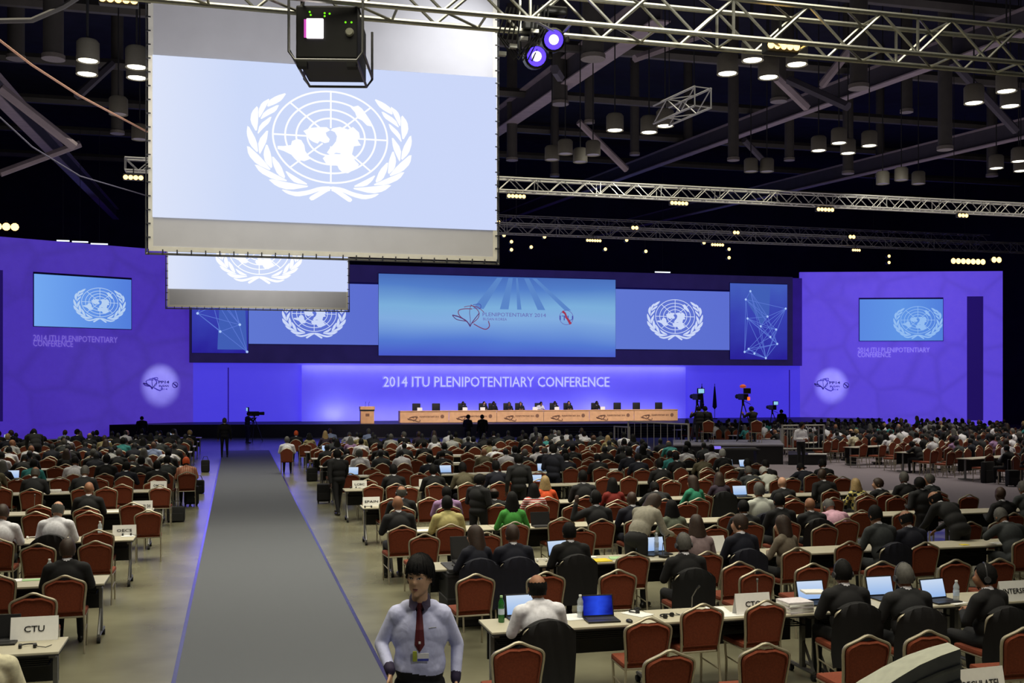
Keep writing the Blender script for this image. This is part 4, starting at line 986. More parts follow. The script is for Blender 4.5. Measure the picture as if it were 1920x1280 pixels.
chairs = []     # dict(x,y,rz,near)
def chair_xy(px, py): 
    p = at_z(px, py, .93); return p
CH = """66,908 36,917 10,909 78,944 67,959 131,915 200,912 233,904 288,902 300,911 250,940 278,956 166,946 167,958 189,987 200,883 261,882 323,883 112,894 33,896 178,866 228,865 119,866 104,874 87,859 36,860 151,905 184,896 23,841 91,843 153,835 192,835 328,832
71,1019 179,1014 135,1066 62,1112 0,1067 5,995 108,992 44,1003
683,861 703,849 742,850 724,854 726,862 698,877 708,885 774,859 775,841 795,848 823,852 832,859 836,849 875,858 859,840 877,848 885,826 708,836 646,828 594,840 602,844 620,852 572,832 689,898 700,908 742,898 756,878 786,886 815,898 834,907 872,897 881,905 799,929 729,931 765,910 875,928 754,973 844,975 657,887
935,895 927,858 903,870 905,854 942,853 953,836 944,841 984,846 996,851 1014,846 995,867 1010,883 1010,898 1039,930 1002,947 928,946 961,972 1053,970 1123,966 1150,943 1160,928 1077,945 1122,891 1167,890 1097,873 1064,874 1130,873 1154,881 1148,865 1155,857 1105,857 1075,851 1135,846 1101,842 1108,835 1098,826 1183,873 1194,880 1208,857 985,828 1002,830 965,826 1047,828
1271,872 1239,892 1260,900 1277,888 1316,872 1327,880 1326,888 1319,897 1378,897 1404,888 1375,880 1377,871 1418,868 1437,896 1481,895 1503,888 1318,925 1373,922 1287,941 1235,927 1490,936 1466,962 1370,962 1334,985 1414,983 1226,846 1291,863 1239,857 1544,982 1223,875
1580,893 1560,888 1569,920 1563,932 1624,930 1615,956 1693,919 1681,929 1767,920 1762,929 1817,927 1696,957 1877,974 1820,978
1552,826 1580,825 1610,825 1620,832 1656,832 1685,836 1671,826 1753,842 1771,835 1784,845 1798,842 1856,851 1890,851 1722,822 1718,830 1907,834 1908,811
796,1001 906,1044 892,1076 981,1037 1024,1072 972,1204 912,998 1079,1035 1159,1068 1187,1035 1280,1065 1316,1028 1090,990 1216,1158 1311,1129 1256,1219 1404,1059
1419,1026 1401,1061 1512,1024 1524,1056 1607,1014 1435,1125 1435,1206 1600,1132 1627,1191 1740,1182 1750,1132 1877,1125 1922,1176 1654,1052 1756,1020 1792,1049 1869,1006 1874,1047"""
for tok in CH.split():
    px, py = map(float, tok.split(',')); p = at_z(px, py, .93); d = proj(p)[2]
    b = blk_of(p.x, p.y)
    rz = R.uniform(-.06, .06) + (FANG if b == 'F' else 0)
    # centre of the seat lies .27 m in front of the top of the back
    c = Vector((p.x - .27 * math.sin(rz), p.y + .27 * math.cos(rz), 0))
    chairs.append(dict(x=c.x, y=c.y, rz=rz, b=b, px=px, py=py, used=False, seen=True))
def clamp_row(b, y, back, front):
    """keep [y-back, y+front] clear of the table tops of block b"""
    if b == 'F': return y
    for t in BLK[b]:
        lo, hi = t - .3, t + .3
        if lo < y + front and y - back < hi:
            a, c = lo - front, hi + back
            return a if abs(a - y) < abs(c - y) + .35 else c
    return y
for c in chairs: c['y'] = clamp_row(c['b'], c['y'], .30, -.17)

# people: px,py of the top of the head | pose | top | hair | hair colour | skin | extra
PP = """127,1000 up black short brown 1 ;108,939 fwd white bald grey 0 ;10,944 fwd white short brown 1 ;167,902 up black none black 1 ;63,861 fwd teal short black 2 ;69,874 fwd charcoal bald grey 1 ;142,856 fwd white short black 1 ;160,873 fwd charcoal short grey 0 ;237,865 up navy short black 2 ;295,863 up black short black 2 ;4,847 fwd white short black 2 ;343,857 fwd orangestripe short orangewrap 2 ;320,854 fwd grey short black 2
284,819 low white short black 2 ;315,841 low white short black 2 ;249,852 fwd charcoal short grey 1 ;200,851 up black short black 2 ;175,841 up charcoal short grey 1 ;265,854 up black short black 2 ;61,834 up black none black 1 ;125,841 fem black long brown 1 ;223,841 fwd charcoal short grey 1 ;168,811 up charcoal bald grey 0 ;197,816 fwd sand short brown 1 ;-30,1160 up cream short black 1
1007,1069 up white bald black 1 ;1589,1049 up black short black 1 hs ;1682,1056 up charcoal short grey 1 hs ;1846,1056 lt black short black 1 hs ;1281,999 up black short grey 2 hs ;1386,963 lt navy short brown 0 ;1466,966 femlt taupe bob brown 0 ;1672,957 fwd navy bald black 1 ;1646,946 fwd grey short black 1 ;1862,955 low grey short grey 1 ;1875,911 up black none black 2 ;1913,902 fwd grey short grey 1 ;1606,897 fem plaid bob blond 0 ;1646,896 lt charcoal short brown 0 ;1694,884 up black short grey 1 ;1742,888 lt grey short grey 1 ;1542,879 rt black short brown 0 ;1526,932 up charcoal none black 1 ;1540,938 low pink short grey 0 ;1466,893 up charcoal none white 0 ;1422,904 up finestripe short grey 1 ;1393,937 up charcoal short black 1 ;1461,924 up black short black 1 ;1347,885 fem plum bob brown 1 ;1297,891 femlt jade long brown 1 ;1222,905 low charcoal short black 2 ;1265,937 fem leafy bob black 2 ;1305,965 fem blouse bob brown 1 ;1184,920 up navy none black 2 ;1116,919 raise charcoal short black 2 hs ;1092,881 up charcoal short black 2 ;1150,896 fem red bob black 2 ;1021,892 fem orange bob blond 0 ;1000,906 fem redstripe bob black 1 ;959,922 fem green long black 2 ;927,862 up navy short black 2 ;926,914 up charcoal bald black 2 ;837,911 up purple short black 2 ;838,929 up yellow short black 2 ;746,928 up charcoal none black 1 ;752,910 up black bald grey 1 hs ;738,870 up black short black 2 ;810,870 up black short black 2 ;805,852 up navy short black 2 ;865,866 fwd olive short black 2 ;889,985 femlt navy long brown 0 ;960,981 up navy short brown 0 ;1067,979 up black short black 1 ;652,843 low black short black 2
733,813 up palegrey short grey 1 ;760,824 low white short black 2 ;691,803 up lightblue short grey 1 ;655,811 low white short grey 1 ;619,803 fwd lightblue short brown 1 ;677,822 up white short black 1 ;854,809 up olive short black 2 ;538,818 up white short grey 1 ;555,807 up charcoal short orangewrap 2 ;833,830 up charcoal short black 2 hs ;795,826 up black short black 2 ;925,838 low white short white 1 ;1021,819 low teal short blond 0 ;1004,800 up palegrey short grey 1 ;1040,807 low white short white 1 ;1062,804 up white short black 1 ;1095,808 up white short black 1 ;1139,816 fem sand long blond 0 ;1170,822 up charcoal short black 1 ;1285,835 up white short black 2 ;1333,833 up white short black 2 ;1354,841 up charcoal short white 1 ;1313,850 fwd olive short black 1 ;1267,847 up black short black 1 ;1210,829 up navy short black 1 ;1236,859 up black short black 2 ;1398,874 fwd grey short grey 1 ;1435,876 low finestripe short white 1 ;1402,860 fwd black short black 1 ;1430,862 fwd black short black 1 ;1536,861 fwd black short black 1 ;1500,870 low navy short black 1 ;1255,845 fwd teal short black 1
712,830 fwd black short black 2 ;1075,832 up charcoal short black 2 ;1060,850 fwd navy short black 2 ;985,812 up black short black 2 ;965,835 up charcoal short black 2 ;1115,850 fwd charcoal short black 1 ;1180,840 up navy short black 1 ;1195,850 fwd navy short black 1"""
persons = []
for tok in PP.replace('\n', ';').split(';'):
    a = tok.split()
    if not a: continue
    px, py = map(float, a[0].split(',')); pose, top, hair, hcol, sk = a[1], a[2], a[3], a[4], int(a[5])
    tp = POSES[pose][3]; p = at_z(px, py, tp.z)
    b = blk_of(p.x, p.y); d = proj(p)[2]; y = p.y - tp.y; s = 1.0
    if d > 15 and b != 'F':
        ys = snap(b, y)[0]; ys = y + max(-1.3, min(1.3, ys - y))
        hd = d_of_Y(px, ys + tp.y); zt = H - (py - HZ) * hd / F; s = max(.9, min(1.1, zt / tp.z)); y = ys
    else: y = clamp_row(b, y, .22, .2)
    P = at_Y(px, py, y + tp.y * s)
    persons.append(dict(x=P.x - tp.x * s, y=y, s=s, rz=R.uniform(-.1, .1) + (FANG if b == 'F' else 0), b=b, pose=pose, top=top, hair=hair, hcol=hcol, sk=sk, hs='hs' in a, px=px, py=py, auto=False))
# people settle onto the nearest free chair, or get their own
def settle(p, c):
    c['x'], c['y'], c['used'] = p['x'], p['y'] + .0, True; c['rz'] = p['rz']; p['chair'] = c
for p in sorted(persons, key=lambda q: -q['py']):
    best = None
    for c in chairs:
        if c['used'] or c['b'] != p['b']: continue
        dd = math.hypot((c['x'] - p['x']) * 1.3, c['y'] - p['y'])
        if dd < .55 and (best is None or dd < best[0]): best = (dd, c)
    if best: settle(p, best[1])
    else:
        c = dict(x=p['x'], y=p['y'], rz=p['rz'], b=p['b'], px=p['px'], py=p['py'] + 40, used=True, seen=False); chairs.append(c); p['chair'] = c
# separate seats that crowd one another
def relax(n):
    for _ in range(n):
        for i, a in enumerate(chairs):
            for b_ in chairs[:i]:
                if a['b'] != b_['b']: continue
                dx, dy = a['x'] - b_['x'], a['y'] - b_['y']
                if abs(dx) < .50 and abs(dy) < .60:
                    if abs(dx) / .50 > abs(dy) / .60: m = (.50 - abs(dx)) / 2 * (1 if dx >= 0 else -1); a['x'] += m; b_['x'] -= m
                    else: m = (.60 - abs(dy)) / 2 * (1 if dy >= 0 else -1); a['y'] += m * .9; b_['y'] -= m * .9
        for c in chairs: c['y'] = clamp_row(c['b'], c['y'], .30, .2 if c['used'] else -.15)
relax(12)
for p in persons: p['x'], p['y'] = p['chair']['x'], p['chair']['y']
# rows further back: fill the seats between the people already placed
DRESS = ['black'] * 9 + ['charcoal'] * 5 + ['navy'] * 4 + ['grey'] * 2 + ['white'] * 3 + ['lightblue', 'palegrey', 'cream', 'olive', 'plum', 'teal', 'purple', 'sand']
HR = ['short'] * 8 + ['bald', 'none', 'long', 'bob']
def occupied(b, x, y, rx=.5, ry=.6): return any(c['b'] == b and abs(c['x'] - x) < rx and abs(c['y'] - y) < ry for c in chairs)
stuffed = []; NP_MAX = 275
def vis(x, y):
    px, py, d = proj((x, y, 1.2)); return -30 < px < 1950
def F2W(u, v):      # block past the walkway: u along the row (from the walkway), v towards the stage
    return FO.x + u * math.cos(FANG), FO.y + u * math.sin(FANG) + v / math.cos(FANG)
cand = []
for k, y in enumerate(LB):
    if y < 27 or y > 50: continue
    for li, dy in ((0, -.62), (1, -1.58)):
        x = -1.95
        while x > -13:
            cand.append(('L', x, y + dy, li)); x -= .62
for k, y in enumerate(RB):
    if y < 31 or y > 45: continue
    for li, dy in ((0, -.62), (1, -1.58)):
        x = 2.8
        while x < 14.6: cand.append(('R', x, y + dy, li)); x += .62
for k in range(11):
    for li, dv in ((0, -.62), (1, -1.58)):
        u = .5
        while u < 19:
            X, Y = F2W(u, k * 3.2 + dv)
            if Y < 55: cand.append(('F', X, Y, li))
            u += .64
R.shuffle(cand); cand.sort(key=lambda q: (q[0] == 'R' and q[2] > 46) + .0 * q[2]); crowd = []
for b, x, y, li in cand:
    if not vis(x, y) or occupied(b, x, y): continue
    r = R.random(); pr_ = (.9 if li == 0 else .62)
    if b == 'F' and y < 40: pr_ = .7 if li == 0 else .3
    rz = R.uniform(-.1, .1) + (FANG if b == 'F' else 0)
    c = dict(x=x, y=y, rz=rz, b=b, px=0, py=0, used=r < pr_, seen=False)
    if r < pr_ and len(persons) < NP_MAX:
        chairs.append(c)
        pose = R.choice(['up', 'up', 'fwd', 'fwd', 'back', 'lt', 'rt', 'low']); hair = R.choice(HR); top = R.choice(DRESS)
        if b == 'L' and y > 40 and R.random() < .7: top = R.choice(['black', 'charcoal', 'navy'])
        persons.append(dict(x=x + R.uniform(-.04, .04), y=y, s=R.uniform(.95, 1.05), rz=rz, b=b, pose='fem' if hair in ('long', 'bob') else pose, top=top, hair=hair, hcol=R.choice(['black'] * 5 + ['brown', 'grey', 'grey', 'blond'] if hair not in ('bald',) else ['grey', 'black']), sk=R.choice([0, 1, 1, 2, 2, 3]), hs=R.random() < .08, auto=True, chair=c))
    elif r < pr_: crowd.append((x, y, rz, b)); c['used'] = True; c['px'] = -1; chairs.append(c)
    elif r < pr_ + .35 * (1 - pr_) + .1: chairs.append(c); c['used'] = False
# ---- build the chairs: nearest with all their parts, further ones as single meshes, the rest as one mass
for c in chairs: c['d'] = proj((c['x'], c['y'], .6))[2]
chairs.sort(key=lambda c: (c['d'] if c['seen'] or not c['used'] or c['d'] < 26 else c['d'] + 60))
CMAX = 296; proto = chair_near(); pu = False
def rank_line(c):
    if c['b'] == 'F':
        v = ((c['y'] - FO.y) - (c['x'] - FO.x) * math.tan(FANG)) * math.cos(FANG); return round((v + 1.1) / 1.6)
    q = snap(c['b'], c['y']); return q[1] * 2 + (1 - q[2])
rest = []
for i, c in enumerate(chairs):
    if i >= CMAX: rest.append(c); continue
    if c['d'] < 22:
        if not pu: o = proto; pu = True
        else: o = copy_tree(proto)
    else: o = link('banquet_chair', FAR_CHAIR)
    o.location = (c['x'], c['y'], 0); o.rotation_euler = (0, 0, c['rz']); o['category'] = 'chair'; o['group'] = 'banquet chairs in the audience'
    c['o'] = o
def number(items, key_obj, mk):
    by = {}
    for it in items: by.setdefault((it['b'], rank_line(it)), []).append(it)
    rows = {}
    for (b, l) in sorted(by): rows.setdefault(b, []).append(l)
    for (b, l), v in by.items():
        v.sort(key=lambda q: abs(q['x'] - (.5 if b != 'F' else 21)))
        for i, it in enumerate(v): it[key_obj]['label'] = mk(it, nth(rows[b].index(l) + 1), nth(i + 1), b)
def mk_chair(c, row, n, b):
    e = 'walkway' if b == 'F' else 'aisle'
    return '%s rust-red banquet chair, %s from the %s, line %s, %s' % ('occupied' if c['used'] else 'empty', n, e, row, BN[b])
number([c for c in chairs if 'o' in c], 'o', mk_chair)
if rest:
    B = MB()
    for c in rest: low_chair(B, Matrix.Translation((c['x'], c['y'], 0)) @ Matrix.Rotation(c['rz'], 4, 'Z'))
    o = B.build('far_chair_mass', [M_fab, M_steel]); tag(o, 'crowded rust-red banquet chairs under the people in the far rows', 'chairs', None, 'stuff')
for p in persons:
    o = person(p['pose'], p['top'], p['hair'], p['hcol'], p['sk'], R.choice(['black', 'charcoal', 'navy']) if p['top'] not in ('black', 'charcoal', 'navy', 'grey') else p['top'], None, p['hs'])
    o.location = (p['x'], p['y'], 0); o.rotation_euler = (0, 0, p['rz']); o.scale = (1, 1, p['s']); o['group'] = 'seated delegates'; p['o'] = o
def low_fig(th):
    f = Fig(); S, sr, sl = torso(f, .575, -.04, th, .196); hc = S(.622, .045); HM = HMat(0, th * .5); head_prims(f, hc, HM)
    for sx, sh in ((1, sr), (-1, sl)):
        el = Vector((sx * .265, sh.y + .06, .76)); wr = Vector((sx * .13, sh.y + .28, .795)); f.cap(sh, el, .07, .056, 'top'); f.cap(el, wr, .054, .045, 'top')
        f.cap(Vector((sx * .09, 0, .53)), Vector((sx * .11, .41, .53)), .085, .065, 'trousers'); f.cap(Vector((sx * .11, .41, .53)), Vector((sx * .12, .38, .06)), .06, .045, 'trousers')
    return grow('low_person', f, .042, 1), hc
if crowd:
    LF = [low_fig(.08), low_fig(.3)]; tops = ['black', 'black', 'charcoal', 'navy', 'grey', 'white', 'palegrey']; CMS = [SKIN[1], CLOTH['black'], M_ink] + [CLOTH[t] for t in tops]; B = MB()
    for x, y, rz, b in crowd:
        me, hc = R.choice(LF); M = Matrix.Translation((x, y, 0)) @ Matrix.Rotation(rz + R.uniform(-.1, .1), 4, 'Z') @ Matrix.Scale(R.uniform(.95, 1.04), 4, (0, 0, 1)); k = R.choice([0, 0, 1, 2, 3, 3, 4, 5, 5, 6]); k = min(k, 6); o0 = len(B.v)
        B.v += [tuple(M @ v.co) for v in me.vertices]
        for p_ in me.polygons:
            B.f.append(tuple(i + o0 for i in p_.vertices)); c_ = p_.center
            B.m.append((2 if (c_.y < hc.y + .03 or c_.z > hc.z + .06) and c_.z > hc.z - .07 else 0) if p_.material_index == 0 else (3 + k if p_.material_index in (1, 4) else 1))
    me = bpy.data.meshes.new('distant_crowd'); me.from_pydata(B.v, [], B.f)
    for m in CMS: me.materials.append(m)
    me.polygons.foreach_set('material_index', B.m); me.polygons.foreach_set('use_smooth', [True] * len(B.f)); me.update()
    tag(link('distant_crowd', me), 'dense dark-dressed delegates seated in the farthest rows before the stage', 'crowd', None, 'stuff')
def mk_person(p, row, n, b):
    return '%s, %s from %s, line %s, %s' % (pdesc(p['top'], p['hair'], p['hcol']), n, 'walkway' if b == 'F' else 'aisle', row, BN[b])
number(persons, 'o', mk_person)
# jackets hung over chair backs
def jacket_mesh(w=.27, z0=.28):
    B = MB(); n = 14; rows = [(.955, .0, .55), (.945, .05, .8), (.90, .065, .98), (.8, .07, 1.05), (.6, .075, 1.08), (.42, .08, 1.05), (z0, .085, 1.0)]
    vs = []
    for side in (1, -1):
        pass
    for z, t, k in rows:
        for j in range(n + 1):
            u = -1 + 2 * j / n; x = u * w * k * (1 if abs(u) < .8 else .98); dy = -t * (1 - .35 * u * u) - .012 * math.sin(j * 2.1 + z * 9)
            vs.append((x, lean(min(z, .93)) + dy, z - .07 * u * u * (z > .85)))
    nb = len(vs)
    for z, t, k in rows[:4]:
        for j in range(n + 1):
            u = -1 + 2 * j / n; vs.append((u * w * k, lean(min(z, .93)) + t * .9 * (1 - .3 * u * u), z - .07 * u * u * (z > .85)))
    fs = []
    for i in range(len(rows) - 1):
        for j in range(n): fs.append((i * (n + 1) + j, i * (n + 1) + j + 1, (i + 1) * (n + 1) + j + 1, (i + 1) * (n + 1) + j))
    for i in range(3):
        for j in range(n): fs.append(tuple(nb + q for q in (i * (n + 1) + j, i * (n + 1) + j + 1, (i + 1) * (n + 1) + j + 1, (i + 1) * (n + 1) + j)))
    for j in range(n): fs.append((j, j + 1, nb + j + 1, nb + j))
    B.add(vs, fs); return B.mesh('jacket', CLOTH['black'], True)
JK = jacket_mesh()
def jacket(px, py, col, label):
    c = min((c for c in chairs if 'o' in c), key=lambda c: (proj((c['x'], c['y'] - .25, .93))[0] - px) ** 2 + (proj((c['x'], c['y'] - .25, .93))[1] - py) ** 2)
    if c.get('jk'): return
    c['jk'] = True
    o = link('jacket', JK); o.material_slots[0].link = 'OBJECT'; o.material_slots[0].material = CLOTH[col]
    o.location = (c['x'], c['y'], 0); o.rotation_euler = (0, 0, c['rz']); tag(o, label, 'jacket', 'jackets over chair backs')
for px, py, col, lb in ((108, 992, 'black', 'black jacket hung over the chair of the white-shirted man near the left edge'), (1024, 1165, 'black', 'black jacket hung over the chair behind the white-shirted man at the front table'),
                        (1589, 1150, 'black', 'black coat back covering the chair of the front-row man with bright laptop'), (1682, 1150, 'charcoal', 'charcoal coat back over the chair of the grey-haired front-row man with headset'), (1846, 1140, 'black', 'black coat back over the chair of the rightmost front-row man'),
                        (1281, 1075, 'black', 'black coat back over the chair of the headset man in the second row'), (960, 1050, 'navy', 'navy coat back over the chair of the brown-haired man in the second row'), (1067, 1050, 'black', 'black coat back over the chair beside the yellow papers'), (889, 1050, 'navy', 'navy coat back over the chair of the long-haired woman near the flight case'),
                        (1386, 1030, 'navy', 'navy coat back over the chair of the man turned left in the second row'), (1672, 1010, 'navy', 'navy coat back over the chair of the balding man'), (1422, 960, 'navy', 'navy jacket over the chair of the striped-shirt man'), (1526, 985, 'charcoal', 'charcoal coat back over the chair before the pink shirt'), (1347, 930, 'charcoal', 'charcoal jacket over the chair of the plum-top woman'),
                        (142, 890, 'grey', 'grey jacket over the chair of the white-shirted man in the left block'), (1285, 860, 'black', 'black jacket over the chair of the white-shirted man near the camera riser'), (1333, 858, 'black', 'black jacket over a white-shirted man by the riser skirt')):
    jacket(px, py, col, lb)

# ------------------------------------------------------------------ tables
tables = []; tproto = table_near(); tpu = False
def add_table(b, x, y, rz, row, n):
    global tpu
    if proj((x, y, .7))[2] < 26:
        if not tpu: o = tproto; tpu = True
        else: o = copy_tree(tproto)
    else: o = link('folding_table', TF)
    o.location = (x, y, 0); o.rotation_euler = (0, 0, rz); tag(o, 'white-topped folding table, %s from the %s, in table row %s, %s' % (nth(n), 'walkway' if b == 'F' else 'aisle', nth(row), BN[b]), 'table', 'folding tables in rows')
    tables.append((b, x, y, rz, row, n))
for i, y in enumerate(LB):
    for k in range(7):
        x = -1.56 - .9 - 1.81 * k
        if vis(x + .8, y) or vis(x, y): add_table('L', x, y, 0, i + 1, k + 1)
for i, y in enumerate(RB[:10]):
    for k in range(7):
        x = 2.42 + .9 + 1.81 * k
        if vis(x - .8, y) or vis(x, y): add_table('R', x, y, 0, i + 1, k + 1)
o = copy_tree(tproto); o.location = (5.75, 6.85, 0); o.rotation_euler = (0, 0, 0); tag(o, 'white-topped folding table nearest the camera at the bottom right corner', 'table', 'folding tables in rows')
for k in range(11):
    for j in range(9):
        X, Y = F2W(.9 + 1.81 * j, k * 3.2)
        if (vis(X, Y) or vis(X - .8, Y)) and Y < 55: add_table('F', X, Y, FANG, k + 1, j + 1)

# ------------------------------------------------------------------ things on the tables
TZ = .741
def on_table(px, py, z=TZ):
    p = at_z(px, py, z); return Vector((p.x, p.y, TZ))
def keep_on(p, hx=.12, hy=.1):
    """nudge a place so that it rests on the nearest table top"""
    best = None
    for b, x, y, rz, row, n in tables:
        if rz: continue
        dx = max(abs(p.x - x) - (.9 - hx), 0); dy = max(abs(p.y - y) - (.3 - hy), 0); e = math.hypot(dx, dy)
        if best is None or e < best[0]: best = (e, x, y)
    e, x, y = best
    return Vector((min(max(p.x, x - .9 + hx), x + .9 - hx), min(max(p.y, y - .3 + hy), y + .3 - hy), p.z))
def laptop_proto(scr):
    t = thing('laptop', 'x', 'laptop')
    b = MB().box(-.17, .17, -.12, .12, 0, .018, bev=.004).build('keyboard_base', M_black, t)
    MB().box(-.15, .15, -.02, .095, .018, .0195).build('keys', mat('key_grey', (46, 46, 48), .6), b)
    l = MB().box(-.17, .17, -.006, .006, 0, .225, bev=.004).build('lid', M_black, t); l.location = (0, .125, .014); l.rotation_euler = (-.28, 0, 0)
    MB().box(-.157, .157, -.009, -.0065, .016, .212).build('display', scr, l)
    return t
LP = {}
def laptop(px, py, label, scr='w', rz=0.):
    if scr not in LP: o = LP[scr] = laptop_proto({'w': M_lcd, 'b': M_lcdb, 'g': M_lcdg, 'k': M_black}[scr])
    else: o = copy_tree(LP[scr])
    o.location = keep_on(on_table(px, py), .18, .13); o.rotation_euler = (0, 0, rz); tag(o, label, 'laptop', 'laptops on the tables'); return o
laptop(1128, 1163, 'black laptop with deep blue desktop on the front table', 'b', -.06)
laptop(1528, 1132, 'laptop with pale blue screen beside the thick paper stack', 'w'); laptop(1650, 1118, 'small bright laptop screen half hidden behind the front-row man in grey', 'w'); laptop(1768, 1128, 'laptop with pale document screen beside a clear water bottle', 'w', .12)
laptop(962, 1143, 'small laptop behind the arm of the white-shirted front-row man', 'w'); laptop(1035, 1035, 'pale laptop screen left of the suited man by the yellow papers', 'w', .2); laptop(1250, 1035, 'bright laptop in front of the headset man, second row', 'w', .1)
laptop(1020, 988, 'black laptop closed dark screen next to the green jacket', 'k'); laptop(1420, 972, 'laptop with sea-green picture in mid block', 'g', -.1); laptop(1150, 1012, 'laptop edge glowing under the bending woman in tweed', 'w', .9)
laptop(10, 1190, 'black laptop at the bottom left edge beside the white name sign', 'k'); laptop(1412, 935, 'small bright laptop beside the striped-shirt man', 'w'); laptop(617, 850, 'small white glowing laptop on the table end near the walking man', 'w'); laptop(837, 888, 'tiny laptop lid before the olive-top delegate', 'w'); laptop(1240, 870, 'laptop glowing behind the red chairs, mid main block', 'w')
laptop(1330, 870, 'laptop glowing blue beside the dark-suited grey-haired delegate', 'w'); laptop(30, 895, 'laptop corner beside the white shirt at the left edge', 'w')
def bottle(px, py, label, m=M_glass, h=.24):
    t = thing('water_bottle', label, 'bottle', keep_on(on_table(px, py), .05, .05)); r = .033
    MB().lathe([(r * .9, 0), (r, .01), (r, h * .55), (r * .88, h * .6), (r, h * .65), (r * .95, h * .74), (r * .4, h * .9), (r * .4, h * .95)], n=14).build('body', m, t, True)
    MB().cyl((0, 0), r * .48, h * .93, h, 12).build('cap', M_paper if m is M_glass else M_grn, t, True)
    MB().lathe([(r * 1.01, h * .3), (r * 1.03, h * .3), (r * 1.03, h * .52), (r * 1.01, h * .52)], n=14).build('wrapper', mat('bottle_label', (190, 205, 225), .6), t, True)
bottle(940, 1166, 'green glass bottle at the left end of the front table', M_gglass, .27); bottle(1088, 1158, 'clear water bottle left of the deep blue laptop'); bottle(1793, 1128, 'clear water bottle right of the document laptop'); bottle(1218, 1032, 'large clear water bottle by the bending woman', h=.3)
bottle(96, 1080, 'water bottle in front of the man at the second left table'); bottle(201, 990, 'water bottle left of the third left name sign'); bottle(1385, 965, 'water bottle before the sea-green laptop'); bottle(698, 868, 'small water bottle among the middle left chairs'); bottle(740, 866, 'small water bottle right of a red chair, middle rows'); bottle(943, 858, 'small water bottle left of the white-haired delegate'); bottle(960, 852, 'small water bottle further right of the white-haired delegate'); bottle(1106, 850, 'small water bottle by the empty chairs near the stage steps')
def papers(px, py, label, w=.21, d=.29, h=.006, rz=0., m=M_paper, n=1, free=False):
    p = on_table(px, py) if free else keep_on(on_table(px, py), .12, .15)
    t = thing('paper_sheet' if h < .02 else 'paper_stack', label, 'papers', p, rz)
    if n == 1: MB().box(-w / 2, w / 2, -d / 2, d / 2, 0, h).build('sheet', m, t)
    else:
        for i in range(n):
            o = MB().box(-w / 2, w / 2, -d / 2, d / 2, h / n * i, h / n * (i + .92)).build('sheaf', m if i % 3 else mat('off_white_paper', (220, 214, 220), .8), t); o.rotation_euler = (0, 0, R.uniform(-.12, .12))
    return t
papers(1492, 1146, 'thick stack of conference documents on the front table', .3, .26, .12, .1, n=7)
papers(1490, 1118, 'loose bundle of white sheets lying on the thick document stack', .24, .2, .02, -.2).location.z = TZ + .122
papers(1066, 1152, 'white and blue leaflet beside the water bottle on the front table', rz=.1); papers(1210, 1150, 'open white booklet behind the front-row chair', rz=.5); papers(1345, 1143, 'white leaflet right of the front-row empty chair', rz=-.2); papers(1370, 1152, 'flat white sheets before the blank name sign', .3, .2)
papers(1805, 1132, 'white sheet right of the water bottle, front table', rz=.3); papers(1128, 1053, 'yellow printed folder on the second-row table', .3, .24, .012, .1, M_yel); papers(1160, 1046, 'pale green sheets on the second-row table', .26, .22, .008, -.2, M_grn); papers(1098, 1040, 'small white tent card left of the yellow folder', .16, .12, .01)
t = papers(1270, 1010, 'large white sheet held up before the bending woman', .34, .24, .006, .2); t.rotation_euler = (1.1, 0, .1); t.location.z += .12
papers(797, 995, 'white open booklet on the third-row table', .3, .22, rz=.1); papers(30, 1080, 'white leaflet with blue print on the second left table', .26, .2, rz=.2); papers(72, 1078, 'green leaflet on the second left table', .26, .12, rz=.05, m=M_grn); papers(270, 998, 'white sheets before the third left name sign', .2, .18); papers(210, 963, 'white sheets and black cable on a left table', .3, .2)
papers(113, 915, 'white paper pile behind the left chairs', .3, .24, .05, n=3); papers(178, 893, 'white sheets on a left table by a red chair', .28, .2); papers(677, 890, 'white sheets on the table right of the walking man', .3, .2); papers(1060, 948, 'white paper by the standing navy suit', .2, .2); papers(1600, 998, 'white sheets on the table before the pink shirt', .3, .2); papers(1590, 972, 'white document in front of the plaid shirt', .3, .2); papers(1822, 968, 'white sheet beside the grey bent delegate', .3, .2); papers(1905, 1022, 'white paper at the right edge, second row', .3, .2); papers(1835, 1027, 'yellow note on the second-row table near the right edge', .12, .1, m=M_yel); papers(1186, 918, 'white sheets beside a dark chair, mid main block', .24, .2)
papers(1190, 905, 'small white pile on a mid table of the main block', .22, .16, .02); papers(1225, 875, 'wide white sheets on a table toward the riser', .34, .2); papers(903, 885, 'long white papers on a mid table', .34, .22); papers(930, 873, 'white stack left of the navy suit', .2, .2, .03); papers(745, 852, 'white papers on the far left end tables of the main block', .3, .2); papers(610, 862, 'white sheets on an end table beside the walking man', .3, .2)
def name_sign(px, py, txt, label, w=.36, h=.2, rz=0.):
    t = thing('name_sign', label, 'sign', keep_on(on_table(px, py), w / 2, .06), rz)
    B = MB(); B.add([(-w / 2, -.05, 0), (w / 2, -.05, 0), (w / 2, 0, h), (-w / 2, 0, h), (w / 2, .06, 0), (-w / 2, .06, 0)], [(0, 1, 2, 3), (3, 2, 4, 5)]); B.build('card', M_paper, t)
    if txt:
        o = text_mesh('lettering', txt, M_ink, h=h * .26, w=min(w * .8, len(txt) * .05 + .03), parent=t, depth=.002, bold=.012); o.location = (0, -.0295, h * .5); o.rotation_euler = (-math.atan2(.05, h), 0, 0)
    return t
name_sign(66, 1198, 'CTU', 'white name sign reading CTU on the nearest left table', .42, .22); name_sign(247, 1003, 'OECS', 'white name sign on the third left table, OECS', .36, .17); name_sign(293, 957, 'BRUNEI DS', 'white name sign reading BRUNEI on the fourth left table'); name_sign(328, 917, 'OMAN', 'small white name sign at the end of the fifth left table')
